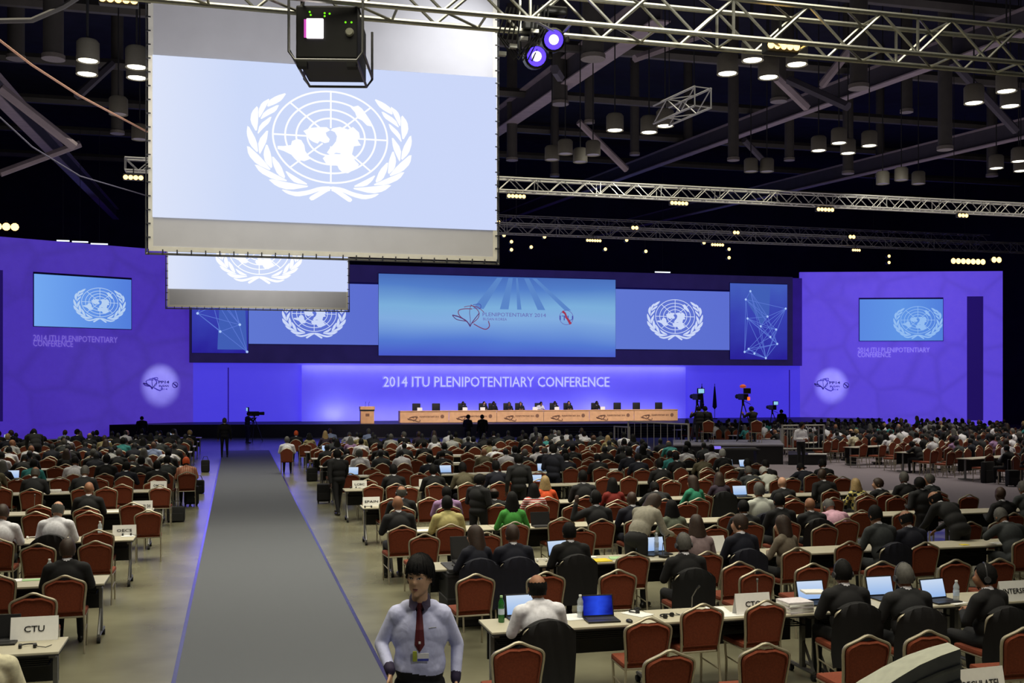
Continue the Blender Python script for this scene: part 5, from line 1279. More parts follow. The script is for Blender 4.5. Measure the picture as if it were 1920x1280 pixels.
name_sign(1410, 1150, 'CTO', 'white name sign half hidden by a front-row chair', .4, .22); name_sign(1903, 1125, 'INTERSPT', 'white name sign at the right edge of the front table', .42, .22); name_sign(696, 948, 'SPAIN', 'white name sign at the end of the fourth main table row', .34, .18); name_sign(666, 908, 'LCBC', 'white name sign at the end of the fifth main table row', .34, .18); name_sign(785, 908, 'PERU', 'white name sign on the fifth main row, beside a dark suit', .34, .18)
sg = name_sign(1100, 1000, 'REGULATEL', 'white name sign reading REGULATEL at the bottom right corner', .44, .24, .06); sg.location = Vector((at_Y(1836, 1270, 7.05).x, 7.05, TZ))
sg = name_sign(1100, 1000, '', 'blank back of a white name sign at the bottom edge', .40, .24, .0); sg.location = Vector((5.1, 7.05, TZ))
name_sign(905, 868, 'CHAD', 'tiny white name sign among the middle rows', .34, .18); name_sign(1885, 835, 'WMO', 'tiny white name sign in the block past the walkway', .3, .16)
def earpiece(px, py, label, m=M_black, rz=0.):
    t = thing('desk_headset', label, 'headset', keep_on(on_table(px, py), .1, .08), rz)
    B = MB(); B.tube([(.075 * math.cos(a), .08 * math.sin(a), .018) for a in [PI * k / 10 for k in range(11)]], .007, 6); B.build('band', m, t, True)
    for sx in (-1, 1): MB().tube([(sx * .075, -.01, .02), (sx * .05, -.01, .02)], .024, 12).build('ear_pad', m, t, True)
    MB().tube([(.08, 0, .01), (.16, -.05, .008), (.2, .03, .008)], .004, 5).build('cord', m, t)
earpiece(52, 1214, 'black headset lying on the nearest left table'); earpiece(238, 1004, 'black headset beside the third left sign'); earpiece(66, 1005, 'white headset on the third left table', M_paper); earpiece(1252, 1157, 'black headset and cord at the middle of the front table', rz=.6); earpiece(1015, 1052, 'white headset before the navy suits, second row', M_paper); earpiece(692, 953, 'black headset before the fourth-row sign'); earpiece(660, 913, 'black headset before the fifth-row sign'); earpiece(1195, 1148, 'black headset among open booklets on the front table', rz=1.2); earpiece(1905, 1008, 'black headset and cables on the second-row table at the right edge')
def mouse(px, py, label):
    t = keep_on(on_table(px, py), .05, .05); B = MB(); bm = bmesh.new(); bmesh.ops.create_uvsphere(bm, u_segments=12, v_segments=8, radius=1, matrix=Matrix.Translation((0, 0, .012)) @ Matrix.Diagonal((.032, .055, .022, 1))); B.bm(bm); o = B.build('computer_mouse', M_black, None, True); o.location = t; tag(o, label, 'mouse')
mouse(1180, 1166, 'black computer mouse right of the deep blue laptop')
def desk_mic(px, py, label, rz=0.):
    t = thing('desk_microphone', label, 'microphone', keep_on(on_table(px, py), .07, .07), rz)
    MB().box(-.05, .05, -.06, .06, 0, .035, bev=.01).build('base', M_black, t); MB().tube([(0, .03, .03), (0, .02, .2), (0, -.06, .3)], .006, 6).build('gooseneck', M_grey, t, True); MB().tube([(0, -.06, .3), (0, -.1, .335)], .012, 8).build('mic_head', M_black, t, True)
for i, (px, py) in enumerate(((1300, 1155), (1245, 1045), (1580, 1005), (66, 958), (165, 960), (799, 940), (265, 905), (1420, 1140))): desk_mic(px, py, '%s gooseneck microphone, counting the eight table microphones from the first at the front table' % nth(i + 1), R.uniform(-.5, .5))
# smaller things further off, one or two to a table
nI = 0
for b, x, y, rz, row, n in tables:
    if proj((x, y, .7))[2] < 25 or b == 'F' and R.random() < .5: continue
    if R.random() < .55:
        nm = 'folding table %s from the %s, row %s, %s' % (nth(n), 'walkway' if b == 'F' else 'aisle', nth(row), BN[b])
        t = thing('paper_sheet', 'white papers on ' + nm, 'papers', (x + R.uniform(-.6, .6), y - .06, TZ), R.uniform(-.3, .3) + rz); MB().box(-.16, .16, -.12, .12, 0, R.choice([.01, .02, .05])).build('sheet', M_paper, t)
    if R.random() < (.3 if b == 'F' else .16):
        o = copy_tree(LP['w']); o.location = (x + R.uniform(.15, .5) * R.choice([-1, 1]), y + .05, TZ); o.rotation_euler = (0, 0, rz + R.uniform(-.3, .3)); tag(o, 'glowing laptop on ' + nm if nI is None else 'glowing laptop on table %s from the %s, row %s, %s' % (nth(n), 'walkway' if b == 'F' else 'aisle', nth(row), BN[b]), 'laptop', 'laptops on the tables')

# ------------------------------------------------------------------ luggage and bags
def suitcase(px, py, label, w=.36, h=.52, d=.24):
    p = at_z(px, py, 0); t = thing('suitcase', label, 'suitcase', p, R.uniform(-.2, .2))
    B = MB().box(-w / 2, w / 2, -d / 2, d / 2, .05, h, bev=.04).build('shell', mat('bag_cloth', (18, 18, 20), .8, 0, .2, 20, bump=.2), t)
    MB().box(-w / 2 + .04, w / 2 - .04, -d / 2 - .02, -d / 2, .1, h * .55, bev=.008).build('pocket', M_dark, t)
    MB().tube([(-.09, d / 2 - .02, h), (-.09, d / 2 - .02, h + .32), (.09, d / 2 - .02, h + .32), (.09, d / 2 - .02, h)], .009, 6).build('handle', M_grey, t)
    for sx in (-1, 1): MB().tube([(sx * w * .4 - .02, d * .3, .035), (sx * w * .4 + .02, d * .3, .035)], .035, 10).build('wheel', M_rubber, t)
def bag(px, py, label, w=.34, h=.4, m=None, strap=True):
    p = at_z(px, py, 0); t = thing('shoulder_bag', label, 'bag', p, R.uniform(-.4, .4))
    o = MB().box(-w / 2, w / 2, -.09, .09, 0, h, bev=.06).build('bag_body', m or mat('bag_cloth', (18, 18, 20)), t, True); MB().box(-w / 2 + .03, w / 2 - .03, -.115, -.09, .03, h * .6, bev=.01).build('pocket', M_dark, t)
    MB().tube([(-w * .4, 0, h * .9), (-w * .2, .02, h + .12), (w * .2, .02, h + .12), (w * .4, 0, h * .9)], .011, 6).build('strap', M_dark, t)
suitcase(359, 948, 'black wheeled suitcase standing at the left table ends'); bag(372, 925, 'black bag behind the wheeled suitcase'); bag(330, 978, 'bulging black bag under the fourth left table end', .4, .36); suitcase(607, 943, 'black suitcase with white tag behind the walking man'); bag(585, 902, 'black bag on the floor near far table ends', .36, .45); bag(385, 885, 'black bag leaning at the far left table ends', .3, .45)
p = at_z(362, 925, .52); t = thing('backpack', 'yellow and black backpack on top of the wheeled suitcase', 'backpack', (at_z(359, 948, 0).x, at_z(359, 948, 0).y, .53)); MB().box(-.14, .14, -.1, .1, 0, .38, bev=.06).build('bag_body', mat('bag_cloth', (18, 18, 20)), t, True); MB().box(-.11, .11, -.13, -.1, .24, .36, bev=.012).build('yellow_pocket', mat('yellow_cloth', (230, 205, 30), .8), t); MB().box(-.12, -.04, -.125, -.1, .02, .1, bev=.01).build('yellow_pocket', mat('yellow_cloth', (230, 205, 30)), t)
bag(1852, 905, 'large black bag by the block past the walkway', .6, .7, strap=False); bag(1596, 872, 'black bag beside chairs past the walkway', .4, .5); bag(1825, 1175, 'dark bag hanging low beside the front-row man at the right', .3, .4); suitcase(1898, 912, 'dark suitcase at the right edge past the walkway')
# black flight case with an open laptop and mixer at the second row's end
p = at_z(848, 1132, 0)
t = thing('flight_case', 'black equipment case with open black laptop at the second row end', 'case', (p.x + .1, 13.95, 0)); MB().box(-.46, .46, -.32, .32, 0, .72, bev=.02).build('case_body', M_dark, t)
for z in (.1, .36, .66): MB().box(-.465, .465, -.325, .325, z, z + .025).build('edge_rail', mat('case_rail', (70, 70, 74), .4, .6), t)
MB().box(-.44, .44, -.3, .3, .72, .76, bev=.01).build('mixer_panel', mat('mixer_grey', (58, 58, 60), .5), t)
B = MB()
for i in range(7):
    for j in range(3): B.cyl((-.34 + .1 * i, -.22 + .09 * j), .012, .76, .78, 8)
B.build('mixer_knob', M_grey, t); tag(t.children[-1], kind='stuff')
o = copy_tree(LP['k']); o.location = (t.location.x - .05, 14.1, .762); o['label'] = 'black open laptop standing on the equipment case'; o['group'] = 'laptops on the tables'; o.scale = (1.4, 1.4, 1.4)

# ------------------------------------------------------------------ camera riser, rails, tripods
RZ = .8
def cpt(px, d): p = at_d(px, 0, d); return (p.x, p.y)
ra, rb, rc, rd = cpt(1262, 42.6), cpt(1470, 42.6), cpt(1462, 46.5), cpt(1262, 46.5)
t = thing('camera_riser', 'black-skirted camera riser with grey deck standing in the main block', 'platform')
MB().prism([ra, rb, rc, rd], RZ - .06, RZ, axis=2).build('deck', mat('riser_deck', (120, 118, 128), .6, 0, .1, 2), t)
cx, cy = sum(q[0] for q in (ra, rb, rc, rd)) / 4, sum(q[1] for q in (ra, rb, rc, rd)) / 4
MB().prism([(cx + (q[0] - cx) * .985, cy + (q[1] - cy) * .985) for q in (ra, rb, rc, rd)], 0, RZ - .06, axis=2).build('skirt', M_black, t)
ste = thing('riser_steps', 'low black step block with white nosing beside the camera riser', 'steps')
e0, e1, e2, e3 = cpt(1478, 42.3), cpt(1550, 42.3), cpt(1548, 44.5), cpt(1478, 44.5)
MB().prism([e0, e1, e2, e3], 0, .42, axis=2).build('step_block', M_black, ste); MB().prism([cpt(1515, 42.25), cpt(1550, 42.25), cpt(1550, 42.5), cpt(1515, 42.5)], .42, .46, axis=2).build('nosing', M_paper, ste)
def barrier(px0, d0, px1, d1, z0, h, label, n):
    a, b = Vector((*cpt(px0, d0), z0)), Vector((*cpt(px1, d1), z0)); x = b - a; L = x.length; ang = math.atan2(x.y, x.x)
    t = thing('guard_rail', label, 'railing', a, ang); m = mat('rail_white', (176, 174, 168), .4, .3, .05)
    for u in (0, L): MB().tube([(u, 0, 0), (u, 0, h)], .04, 8).build('post', m, t)
    for z in (h - .03, .12): MB().tube([(0, 0, z), (L, 0, z)], .03, 8).build('rail', m, t)
    for i in range(1, n): MB().tube([(L * i / n, 0, .12), (L * i / n, 0, h - .03)], .014, 6).build('baluster', m, t)
barrier(1178, 46.5, 1291, 43.2, 0, 1.62, 'tall white guard rail at the left side of the camera riser', 9)
barrier(1152, 48, 1180, 47, 0, 1.35, 'short white guard rail panel joining the tall left rail', 4)
barrier(1467, 44, 1545, 44.4, .42, 1.12, 'white guard rail on the step block right of the camera riser', 8)
barrier(1464, 46.4, 1500, 46.2, .3, 1.0, 'lower white guard rail behind the standing attendant', 6)
for px, d, rz, lb in ((1326, 44.0, -.25, 'empty red chair on the camera riser deck, left one'), (1416, 44.0, -.25, 'empty red chair on the camera riser deck, right one')):
    q = cpt(px, d); o = copy_tree(proto); o.location = (q[0], q[1], RZ); o.rotation_euler = (0, 0, rz); tag(o, lb, 'chair', 'banquet chairs in the audience')
def tv_camera(q, z0, hh, label, lamp=None, yaw=0.):
    t = thing('video_camera', label, 'camera', (q[0], q[1], z0), yaw)
    for k in range(3):
        a = PI / 2 + k * 2 * PI / 3; MB().tube([(.03 * math.cos(a), .03 * math.sin(a), hh - .15), (.48 * math.cos(a), .48 * math.sin(a), 0)], .022, 6).build('tripod_leg', M_black, t)
    MB().cyl((0, 0), .05, hh - .25, hh, 10).build('tripod_head', M_black, t); MB().tube([(0, -.05, hh - .03), (.1, -.5, hh - .18)], .012, 6).build('pan_handle', M_black, t)
    MB().box(-.11, .11, -.3, .25, hh, hh + .26, bev=.03).build('camera_body', M_black, t)
    MB().tube([(0, .25, hh + .14), (0, .55, hh + .14)], [.085, .1], 14).build('lens_barrel', M_black, t)
    v = MB().box(-.16, .16, -.42, -.34, hh + .27, hh + .5, bev=.015).build('viewfinder', M_black, t)
    MB().box(-.13, .13, -.425, -.42, hh + .29, hh + .47).build('monitor', emat('camera_monitor', (150, 215, 245), .9) if lamp != 'orange' else M_black, v)
    if lamp == 'orange':
        MB().lathe([(0, 0), (.12, .02), (.14, .1), (.05, .16)], n=10).build('hood_cloth', mat('orange_glow', (226, 100, 60), .8, emit=.35), t).location = (-.05, -.1, hh + .5)
        MB().box(.05, .17, -.33, -.28, hh - .02, hh + .13, bev=.02).build('tally_lamp', emat('tally_orange', (255, 110, 40), 1.2), t)
tv_camera(cpt(1307, 45.4), RZ, 1.75, 'tall video camera with glowing monitor on the riser left', None); tv_camera(cpt(1393, 45.4), RZ, 1.75, 'tall video camera with orange lights on the riser', 'orange')
tv_camera(cpt(477, 60), 0, 1.45, 'video camera with long lens before the stage at the aisle end', None, -1.3); tv_camera(cpt(1448, 60), .3, 1.5, 'small distant video camera before the right wing', None)
t = thing('control_desk', 'low dark desk with small lit display at the foot of the camera riser', 'desk', (*cpt(1378, 40.6), 0), -YAW); MB().box(-.9, .9, -.3, .3, .7, .75).build('desktop', M_dark, t); MB().box(-.85, -.55, -.1, .1, .75, .85).build('display', emat('desk_display', (140, 120, 250), .9), t); MB().box(-.5, .8, -.12, .14, .75, .80, bev=.01).build('console', M_grey, t)
for sx in (-.8, .8): MB().box(sx - .03, sx + .03, -.25, .25, 0, .7).build('leg', M_dark, t)

# ------------------------------------------------------------------ people on their feet
def stand(px, py, pose, top, hair, hcol, sk, label, rz=0., z0=0., trousers='black', d=None, kw=None, hs=False):
    tp = POSES[pose][3]
    p = at_z(px, py, z0 + tp.z) if d is None else at_d(px, py, d)
    s = 1.0 if d is None else max(.88, min(1.12, (p.z - z0) / tp.z))
    o = person(pose, top, hair, hcol, sk, trousers, None, hs); off = Matrix.Rotation(rz, 3, 'Z') @ tp
    o.location = (p.x - off.x * s, p.y - off.y * s, z0); o.rotation_euler = (0, 0, rz); o.scale = (1.06, 1.06, s); o['label'] = label; return o
stand(632, 842, 'walk', 'black', 'short', 'black', 2, 'man in black suit walking on the bare floor right of the aisle', .35, d=26.2)
stand(421, 783, 'stand', 'black', 'short', 'grey', 1, 'dark-suited man standing at the far end of the aisle carpet', 0., d=47)
stand(467, 771, 'cam', 'black', 'short', 'black', 1, 'camera operator in black behind the long-lens camera before the stage', -1.2, d=58.5)
stand(878, 777, 'side', 'black', 'short', 'black', 1, 'dark-suited man standing before the head table, left of a pair', -.6, d=56); stand(904, 777, 'stand', 'black', 'short', 'black', 1, 'dark-suited man standing before the head table, right of a pair', .2, d=56)
stand(900, 891, 'side', 'black', 'short', 'black', 2, 'man in black suit standing among the middle seats, turned right', -.7, d=20.1)
stand(972, 850, 'stand', 'charcoal', 'short', 'black', 2, 'man in charcoal suit standing behind the striped top', 0, d=24.2); stand(1038, 832, 'side', 'navy', 'short', 'black', 2, 'man in navy suit standing between seats, mid main block', -.4, d=26.8, trousers='navy')
stand(1748, 922, 'bend', 'black', 'bald', 'black', 1, 'broad man in black suit bending over a table near the right edge', .15, d=17.2); stand(1725, 928, 'side', 'charcoal', 'short', 'black', 2, 'dark-haired man bending beside the broad black suit', .3, d=19.4)
stand(1233, 927, 'fembend', 'tweed', 'long', 'brown', 1, 'woman in grey tweed jacket bending over the second table row', -.9, d=15.6)
stand(1505, 791, 'hold', 'white', 'short', 'black', 1, 'attendant in white shirt standing at the right guard rail, looking down', PI + .15, d=40.6)
stand(1310, 766, 'cam', 'black', 'short', 'black', 1, 'camera operator at the left riser camera', 0, RZ, d=44.7); stand(1322, 768, 'stand', 'black', 'short', 'black', 1, 'second operator on the riser beside the glowing monitor', 0, RZ, d=44.9)
stand(1409, 771, 'cam', 'black', 'short', 'black', 1, 'camera operator hunched at the orange-lit riser camera', .3, RZ, d=44.8)
stand(1465, 768, 'stand', 'black', 'short', 'black', 1, 'distant dark figure before the right wing', 0, .3, d=61)
stand(266, 784, 'stand', 'black', 'short', 'black', 1, 'dark figure standing at the left end of the stage front', 0, 0, d=58); stand(62, 797, 'bend', 'black', 'short', 'black', 2, 'bulky dark-suited man bending over the far left seats', .3, 0, d=38)
# the head table party
def at_dais(px, y): return at_Y(px, 760, y)
DC = MB(); DC.box(-.27, .27, -.27, .27, .42, .52, bev=.05); DC.box(-.28, .28, -.36, -.25, .45, 1.18, bev=.06)
DCm = {'seat': MB().box(-.27, .27, -.25, .27, .4, .52, bev=.05).mesh('seat', M_dark, True), 'backrest': MB().box(-.27, .27, -.34, -.25, .48, 1.2, bev=.05).mesh('backrest', M_dark, True)}
B = MB(); B.cyl((0, 0), .03, .06, .4, 10)
for k in range(5): B.tube([(0, 0, .07), (.28 * math.cos(k * 2 * PI / 5), .28 * math.sin(k * 2 * PI / 5), .035)], .02, 6)
DCm['base'] = B.mesh('base', M_grey, True)
for i, (px, who) in enumerate(((782, None), (819, None), (868, 'charcoal'), (907, 'black'), (925, 'black'), (953, 'navy'), (975, 'charcoal'), (1012, 'white'), (1040, 'charcoal'), (1066, 'black'), (1118, 'black'), (1160, None), (1196, None), (1238, None))):
    q = at_dais(px, DY + 1.25)
    t = thing('office_chair', '%s black high-back chair along the head table from the rostrum' % nth(i + 1), 'chair', (q.x, q.y, ST), PI, 'black chairs at the head table')
    for k in DCm: link(k, DCm[k], t)
    if who:
        o = person(R.choice(['up', 'up', 'fwd']), who, 'short', R.choice(['black', 'grey', 'black']), R.choice([0, 1, 2]), 'black'); o.location = (q.x, q.y - .02, ST); o.rotation_euler = (0, 0, PI + R.uniform(-.2, .2)); o['group'] = 'head table party'
        o['label'] = 'person in %s at the head table, on the %s chair from the rostrum' % (TW[who], nth(i + 1))
for i, (px) in enumerate((787, 872, 905, 1003, 1044, 1130)):
    q = at_dais(px, DY + .3); t = thing('desk_monitor', '%s small pale desk card on the head table from the rostrum' % nth(i + 1), 'card', (q.x, q.y, ST + .751)); MB().box(-.16, .16, -.02, .02, 0, .2).build('card', M_paper, t)
for px, lb in ((1316, 'furled dark flag on the stage, nearer the head table'), (1340, 'furled dark flag on the stage, further from the head table')):
    q = at_Y(px, 790, 69.5); t = thing('furled_flag', lb, 'flag', (q.x, q.y, ST)); MB().cyl((0, 0), .025, 0, 2.5, 8).build('pole', M_grey, t); MB().cyl((0, 0), .2, 0, .06, 12).build('base', M_dark, t)
    MB().lathe([(.03, .7), (.16, .85), (.13, 1.3), (.08, 1.9), (.04, 2.3)], n=10).build('cloth', CLOTH['navy'], t, True)

# ------------------------------------------------------------------ the attendant walking towards the camera
SD, S0 = 6.45, .41
f = Fig(); pz = .93
S, sr, sl = torso(f, pz, 0, .0, .168)
hc = Vector((0, .05, pz + .66)); HM = HMat(-.36, .08)
for c, r, tg in (((0, -.008, .012), (.081, .098, .104), 'skin'), ((0, .02, -.05), (.067, .07, .062), 'skin'), ((0, .05, -.075), (.043, .042, .042), 'skin'), ((0, .06, -.02), (.058, .036, .05), 'skin'), ((0, .097, -.022), (.011, .014, .016), 'skin'), ((0, .09, -.008), (.0075, .012, .026), 'skin'), ((.012, .09, -.026), (.008, .009, .008), 'skin'), ((-.012, .09, -.026), (.008, .009, .008), 'skin'), ((0, .085, -.053), (.022, .013, .008), 'skin'), ((0, .083, -.065), (.018, .013, .008), 'skin'), ((0, .08, -.098), (.02, .018, .014), 'skin'), ((0, .07, .03), (.06, .028, .02), 'skin'),
                 ((.083, -.008, -.015), (.011, .02, .032), 'skin'), ((-.083, -.008, -.015), (.011, .02, .032), 'skin')): f.ell(hc + HM @ Vector(c), r, tg, HM)
arms = {1: (sr, Vector((.262, -.03, 1.165)), Vector((.195, .16, 1.06)), (-.05, .35, -1)), -1: (sl, Vector((-.256, -.05, 1.15)), Vector((-.242, .04, .975)), (0, .2, -1))}
for sx, (sh, el, wr, hd) in arms.items():
    f.cap(sh, el, .056, .046, 'top'); f.cap(el, wr - (wr - el).normalized() * .03, .046, .037, 'top'); f.cap(wr - (wr - el).normalized() * .035, wr + (wr - el).normalized() * .012, .037, .036, 'collar'); f.cap(wr, wr + Vector(hd).normalized() * .03, .026, .026, 'skin')
    hand_prims(f, wr + Vector(hd).normalized() * .012, hd, (sx * -.95, .2, 0), (0, .9, .2), .55, .0092)
    hip = Vector((sx * .09, 0, .91)); kn = Vector((sx * .1, .05 + .05 * sx, .5)); an = Vector((sx * .1, .10 * sx, .09))
    f.cap(hip, kn, .09, .06, 'trousers'); f.cap(kn, an, .058, .042, 'trousers'); f.cap(an + Vector((0, -.03, -.05)), an + Vector((0, .16, -.055)), .038, .034, 'shoes')
f.ell((0, .015, 1.13), (.166, .112, .24), 'top')
f.cap((-.055, .012, 1.03), (.055, .012, 1.03), .115, .115, 'top')
me = grow('attendant_body', f, .0075, 4)
for p_ in me.polygons:
    if p_.material_index == 1 and p_.center.z < 1.012 + .012 * math.sin(p_.center.x * 14) and abs(p_.center.x) < .185: p_.material_index = 2
at = link('person', me); M_shirt = mat('staff_shirt', (196, 200, 232), .8, 0, .05, 60)
nt = M_shirt.node_tree; b_ = nt.nodes['Principled BSDF']; tc = nt.nodes.new('ShaderNodeTexCoord'); nz = nt.nodes.new('ShaderNodeTexNoise'); nz.inputs['Scale'].default_value = 9; nz.inputs['Distortion'].default_value = 1.2; bp = nt.nodes.new('ShaderNodeBump'); bp.inputs['Strength'].default_value = .3; bp.inputs['Distance'].default_value = .015
nt.links.new(tc.outputs['Object'], nz.inputs['Vector']); nt.links.new(nz.outputs['Fac'], bp.inputs['Height']); nt.links.new(bp.outputs['Normal'], b_.inputs['Normal'])
M_cuff = mat('staff_cuff', (40, 30, 58), .8, 0, .08)
for i, m in enumerate((mat('staff_skin', (204, 164, 130), .65, 0, .04, 10, spec=.25), M_shirt, CLOTH['black'], M_shoe, M_cuff)): at.material_slots[i].link = 'OBJECT'; at.material_slots[i].material = m
h = link('hair', HAIR['fringe'], at); h.matrix_local = Matrix.Translation(hc) @ HM.to_4x4() @ Matrix.Scale(1.0, 4); h.material_slots[0].link = 'OBJECT'; h.material_slots[0].material = HC['black']
def onhead(name, mb, m, c): o = mb.build(name, m, at, True); o.matrix_local = Matrix.Translation(hc) @ HM.to_4x4() @ Matrix.Translation(c); return o
from mathutils.bvhtree import BVHTree
bv = BVHTree.FromPolygons([v.co for v in me.vertices], [p_.vertices[:] for p_ in me.polygons])
def face(x, z, off=.001):
    o_ = hc + HM @ Vector((x, .3, z)); h_ = bv.ray_cast(o_, HM @ Vector((0, -1, 0)))
    return HM.transposed() @ (h_[0] - hc) + Vector((0, off, 0))
def front(x, z, off=.003):
    h_ = bv.ray_cast(Vector((x, .6, z)), Vector((0, -1, 0))); return h_[0] + Vector((0, off, 0))
def onface(name, pts, rs, m):
    B = MB(); B.tube([face(x, z) for x, z in pts], rs, 6); return onhead(name, B, m, (0, 0, 0))
M_eye = mat('eye_white', (190, 180, 172), .4, 0, 0)
for sx in (-1, 1):
    onface('eye', [(sx * .016, .001), (sx * .031, .004), (sx * .047, .003)], [.0015, .0045, .0015], M_eye)
    onface('iris', [(sx * .026, .004), (sx * .031, .004), (sx * .036, .004)], [.003, .0052, .003], M_ink)
    onface('eyelid', [(sx * .014, .003), (sx * .031, .0095), (sx * .05, .004)], [.0018, .0026, .0018], M_ink)
    onface('eyebrow', [(sx * .014, .028), (sx * .033, .031), (sx * .056, .022)], [.0025, .0042, .0018], HC['black'])
onface('mouth', [(-.019, -.0605), (-.009, -.0585), (0, -.059), (.009, -.0585), (.019, -.0605)], [.0015, .0028, .003, .0028, .0015], mat('mouth_line', (96, 48, 44), .6, 0, 0))
onface('lower_lip', [(-.015, -.066), (0, -.068), (.015, -.066)], [.002, .0042, .002], mat('lips', (158, 96, 84), .5, 0, .05))
# collar, tie, card
B = MB()
for sx in (-1, 1): B.add([(sx * .055, -.02, 1.475), (sx * .012, .085, 1.43), (sx * .035, .112, 1.388), (sx * .072, .08, 1.41), (sx * .07, .0, 1.455)], [(0, 1, 2, 3, 4)])
cl = B.build('collar_flap', M_cuff, at)
B = MB(); prof = [(.018, 1.432), (.023, 1.412), (.015, 1.392), (.021, 1.34), (.026, 1.28), (.031, 1.22), (.033, 1.19), (.004, 1.15)]
vs = []
ymx = 0
for w_, z in prof:
    y = max(front(0, z).y, front(.02, z).y, front(-.02, z).y) + .006; y = max(y, ymx - .012); ymx = y; vs += [(-w_, y - .004, z), (0, y + .005, z), (w_, y - .004, z)]
B.add(vs, [(3 * i + j, 3 * i + j + 1, 3 * i + j + 4, 3 * i + j + 3) for i in range(len(prof) - 1) for j in (0, 1)]); tie = B.build('tie', mat('tie_maroon', (88, 18, 26), .7, 0, .1), at)
ty = ymx
MB().box(-.007, .007, ty + .006, ty + .009, 1.2, 1.214).build('tie_pin', M_paper, tie)
q = max(front(0, 1.12).y, front(.03, 1.1).y, front(-.05, 1.12).y, ty - .01) + .006
cdm = MB().box(-.06, .015, q, q + .004, 1.095, 1.143).build('name_card', M_paper, at); MB().box(-.059, .014, q + .0035, q + .005, 1.097, 1.111).build('card_stripe', mat('card_blue', (60, 70, 170), .6), cdm)
MB().box(.018, .046, q, q + .006, 1.095, 1.157, bev=.004).build('badge_clip', mat('badge_green', (170, 180, 60), .6), at)
q = front(-.085, 1.285, .001); B = MB(); B.tube([front(-.11, 1.285, .001), front(-.085, 1.286, .001), (front(-.06, 1.285, .001))], .0025, 5); B.build('pocket_tag', mat('pocket_tag', (150, 152, 150), .7), at)
pm = at_d(787, 1037, SD); at.rotation_euler = (0, 0, PI - .02 - math.atan2(pm.x, pm.y) * .9)
off = Matrix.Rotation(at.rotation_euler[2], 3, 'Z') @ Vector((hc.x, hc.y, 0)); sc_ = (pm.z - S0) / (hc.z + .135)
at.location = (pm.x - off.x, pm.y - off.y, S0); at.scale = (sc_ * .9, sc_, sc_)
tag(at, 'young attendant in pale blue shirt and maroon tie walking beside the aisle carpet', 'person')
struct(MB().box(-.8, 2.6, 5.2, 7.0, .009, S0).build('floor_riser', mat('riser_step', (90, 90, 92), .8)))
struct(MB().box(-4, 9, -4, 4.2, .009, 1.5).build('floor_stand', mat('riser_step', (90, 90, 92))))
# grey moulded seat back of the camera stand
t = thing('stand_seat', 'grey moulded seat back with ribbed face at the bottom right corner', 'seat')
D0 = 3.3
cur = [at_d(*q, D0) for q in ((1560, 1312), (1610, 1276), (1655, 1250), (1700, 1228), (1740, 1214), (1777, 1204))]
cur2 = [at_d(*q, D0 - .14) for q in ((1590, 1345), (1640, 1300), (1685, 1270), (1725, 1246), (1764, 1229), (1801, 1216))]
m = mat('seat_plastic', (222, 224, 200), .5, 0, .08, 30, bump=.1)
B = MB(); n = len(cur); vs = cur + cur2 + [p - Vector((0, 0, .42)) for p in cur2] + [p - Vector((0, 0, .42)) for p in cur]
fs = []
for r_ in range(4):
    for i in range(n - 1): a, b = r_ * n, ((r_ + 1) % 4) * n; fs.append((a + i, a + i + 1, b + i + 1, b + i))
fs += [(n - 1, 2 * n - 1, 3 * n - 1, 4 * n - 1), (0, 3 * n, 2 * n, n)]
B.add(vs, fs); B.build('shell', m, t)
B = MB(); nv = cur2[0] - cur[0]
out = Vector((-SA, -CA, 0)) * .004
for k in range(5):
    z = .05 + k * .045
    B.tube([p + out - Vector((0, 0, z)) for p in cur2], .007, 5)
B.build('rib', mat('seat_rib', (190, 192, 170), .5), t)
zb_ = min(p.z for p in cur2) - .42; c_ = (cur[2] + cur2[2]) / 2
MB().box(c_.x - .05, c_.x + .05, c_.y - .05, c_.y + .05, 1.5, zb_ + .1).build('post', M_grey, t)

# ------------------------------------------------------------------ light
def area(name, loc, size, power, col, rot=(0, 0, 0), sy=None, spread=None):
    l = bpy.data.lights.new(name, 'AREA'); l.energy = power; l.color = lin(col) if max(col) > 1.5 else col; l.shape = 'RECTANGLE'; l.size = size; l.size_y = sy or size
    if spread: l.spread = spread
    o = bpy.data.objects.new(name, l); COL.objects.link(o); o.location = loc; o.rotation_euler = rot; return o
def spot(name, loc, tgt, power, col, ang, blend=.5, r=.2):
    l = bpy.data.lights.new(name, 'SPOT'); l.energy = power; l.color = col; l.spot_size = math.radians(ang); l.spot_blend = blend; l.shadow_soft_size = r
    o = bpy.data.objects.new(name, l); COL.objects.link(o); o.location = loc; o.rotation_euler = (Vector(tgt) - Vector(loc)).to_track_quat('-Z', 'Y').to_euler(); return o
WARM = (1, .93, .74)
SP = math.radians(112)
area('hall_light', (2, 8, 10), 12, 620, WARM, sy=6, spread=SP)
area('hall_light', (3, 20, 10.2), 18, 1350, WARM, sy=9, spread=SP)
area('hall_light', (6, 36, 10.4), 26, 1150, WARM, sy=10, spread=SP)
area('hall_light', (31, 36, 10.4), 18, 1200, (1, .92, .78), sy=18, spread=SP)
area('hall_light', (-10, 38, 10.4), 12, 380, WARM, sy=16, spread=SP)
area('roof_fill', (12, 30, 8), 44, 1900, (.95, .85, .95), rot=(PI, 0, 0), sy=40)  # unseen upward light added to lift the roof steel out of the dark
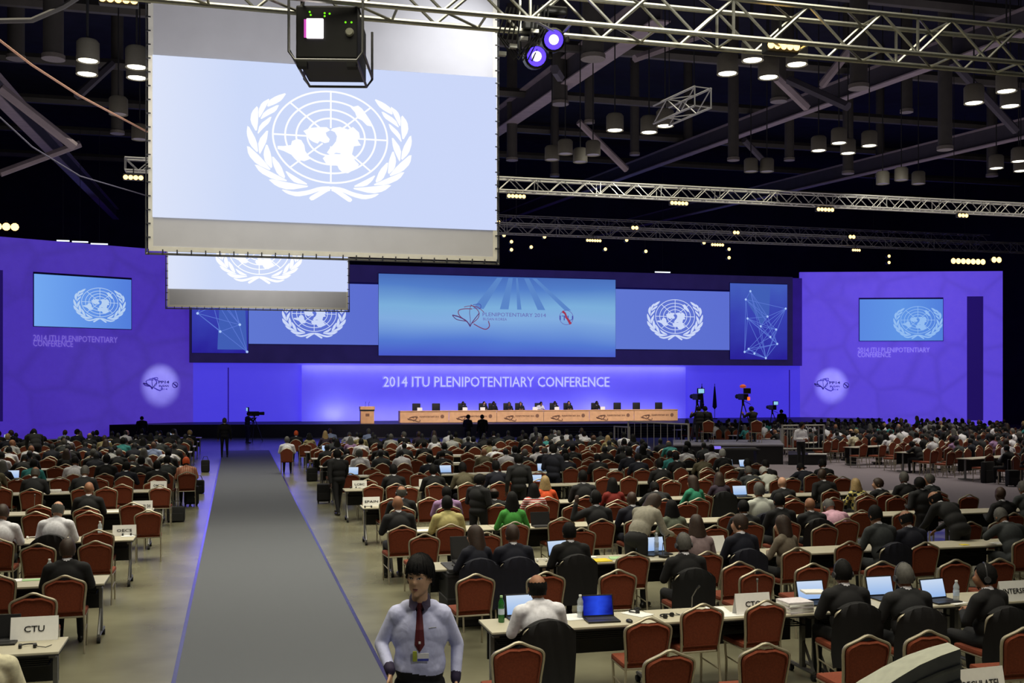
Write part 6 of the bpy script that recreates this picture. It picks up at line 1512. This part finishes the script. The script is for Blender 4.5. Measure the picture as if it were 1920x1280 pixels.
# stage wash
def along(wall, u, off, z): return wall.M @ Vector((u, -off, z))
BLUE = (.16, .13, 1); VIO = (.34, .2, 1)
c = along(WB, (xa + xb) / 2, 1.3, ST + .1); area('stage_foot_light', c, xb - xa - 1, 150, (.34, .38, 1), rot=(math.radians(130), 0, 0), sy=.3)
c = along(WB, (xa + xb) / 2, .75, ZSL - .1); area('stage_top_light', c, xb - xa, 110, (.4, .42, 1), rot=(math.radians(35), 0, 0), sy=.25)
for px in (625, 1115):
    p_ = WB.M @ Vector((WB.loc(px, 780).x, -1.3, ST + .1)); spot('stage_uplight', p_, p_ + Vector((0, 1.2, 1.6)), 60, (.5, .55, 1), 150, 1)
area('stage_purple_wash', along(WB, WB.L / 2, 10, 9.5), 30, 500, BLUE, rot=(math.radians(55), 0, 0), sy=2)
area('wing_wash', along(WR, WR.L / 2, 6, 11.5), 10, 150, VIO, rot=(math.radians(35), 0, math.atan2(-WR.n.x, WR.n.y) + PI), sy=1)
area('aisle_violet', (.4, 56, 5), 5, 300, (.2, .16, 1), rot=(math.radians(-28), 0, 0), sy=2)
for g, wl_ in ((LG1, WL), (LG2, WR)):
    s_ = g + wl_.n * 7 + Vector((0, 0, 3)); spot('logo_spot', s_, g, 2000, (.6, .65, 1), 21, .8, .05)
area('dais_light', ((pA.x + pB.x) / 2, 59.5, 9.5), (pB.x - pA.x) + 1, 360, (1, .9, .74), rot=(math.radians(42), 0, 0), sy=.5, spread=math.radians(36))
area('dais_light', (pr.x, 59.5, 9.5), 1.5, 45, (1, .84, .62), rot=(math.radians(42), 0, 0), sy=.5, spread=math.radians(36))
# spots on the trusses and first screen; unseen fills added for the screens
spot('truss_light', (3.5, 8.6, 8.4), (4.2, 11, 7.1), 260, (1, .97, .85), 60, .6, .1); spot('truss_light', (12.5, 8.8, 5.6), (12, 11, 7.3), 240, (.95, 1, .9), 70, .6, .1)
spot('truss_light', (14, 31.5, 10.8), (13, 35, 9.9), 520, (1, .97, .88), 70, .7, .1); spot('truss_light', (22, 31.5, 10.8), (23, 35, 9.9), 520, (1, .97, .88), 60, .7, .1)
spot('screen_light', (5.8, 21.2, 11.6), (4.8, 24, 10.6), 620, (.95, .97, 1), 80, 1, .2)
area('screen_fill', (1, 16, 6.6), 7, 110, (.93, .95, 1), rot=(math.radians(112), 0, 0), sy=1.2, spread=math.radians(80))
area('screen_fill', (1, 39, 6.6), 5, 120, (1, .97, .9), rot=(math.radians(112), 0, 0), sy=1, spread=math.radians(80))
spot('front_fill', (3.5, .6, 7.5), (1.0, 6.6, 1.6), 560, (1, .95, .9), 34, .8, .3)  # unseen spot added above the camera to brighten the attendant
spot('front_fill', (9, 1.0, 8.5), (5.5, 8.6, .8), 620, (1, .88, .7), 44, .8, .3)  # unseen spot added to brighten the chairs and seat back at the near corner
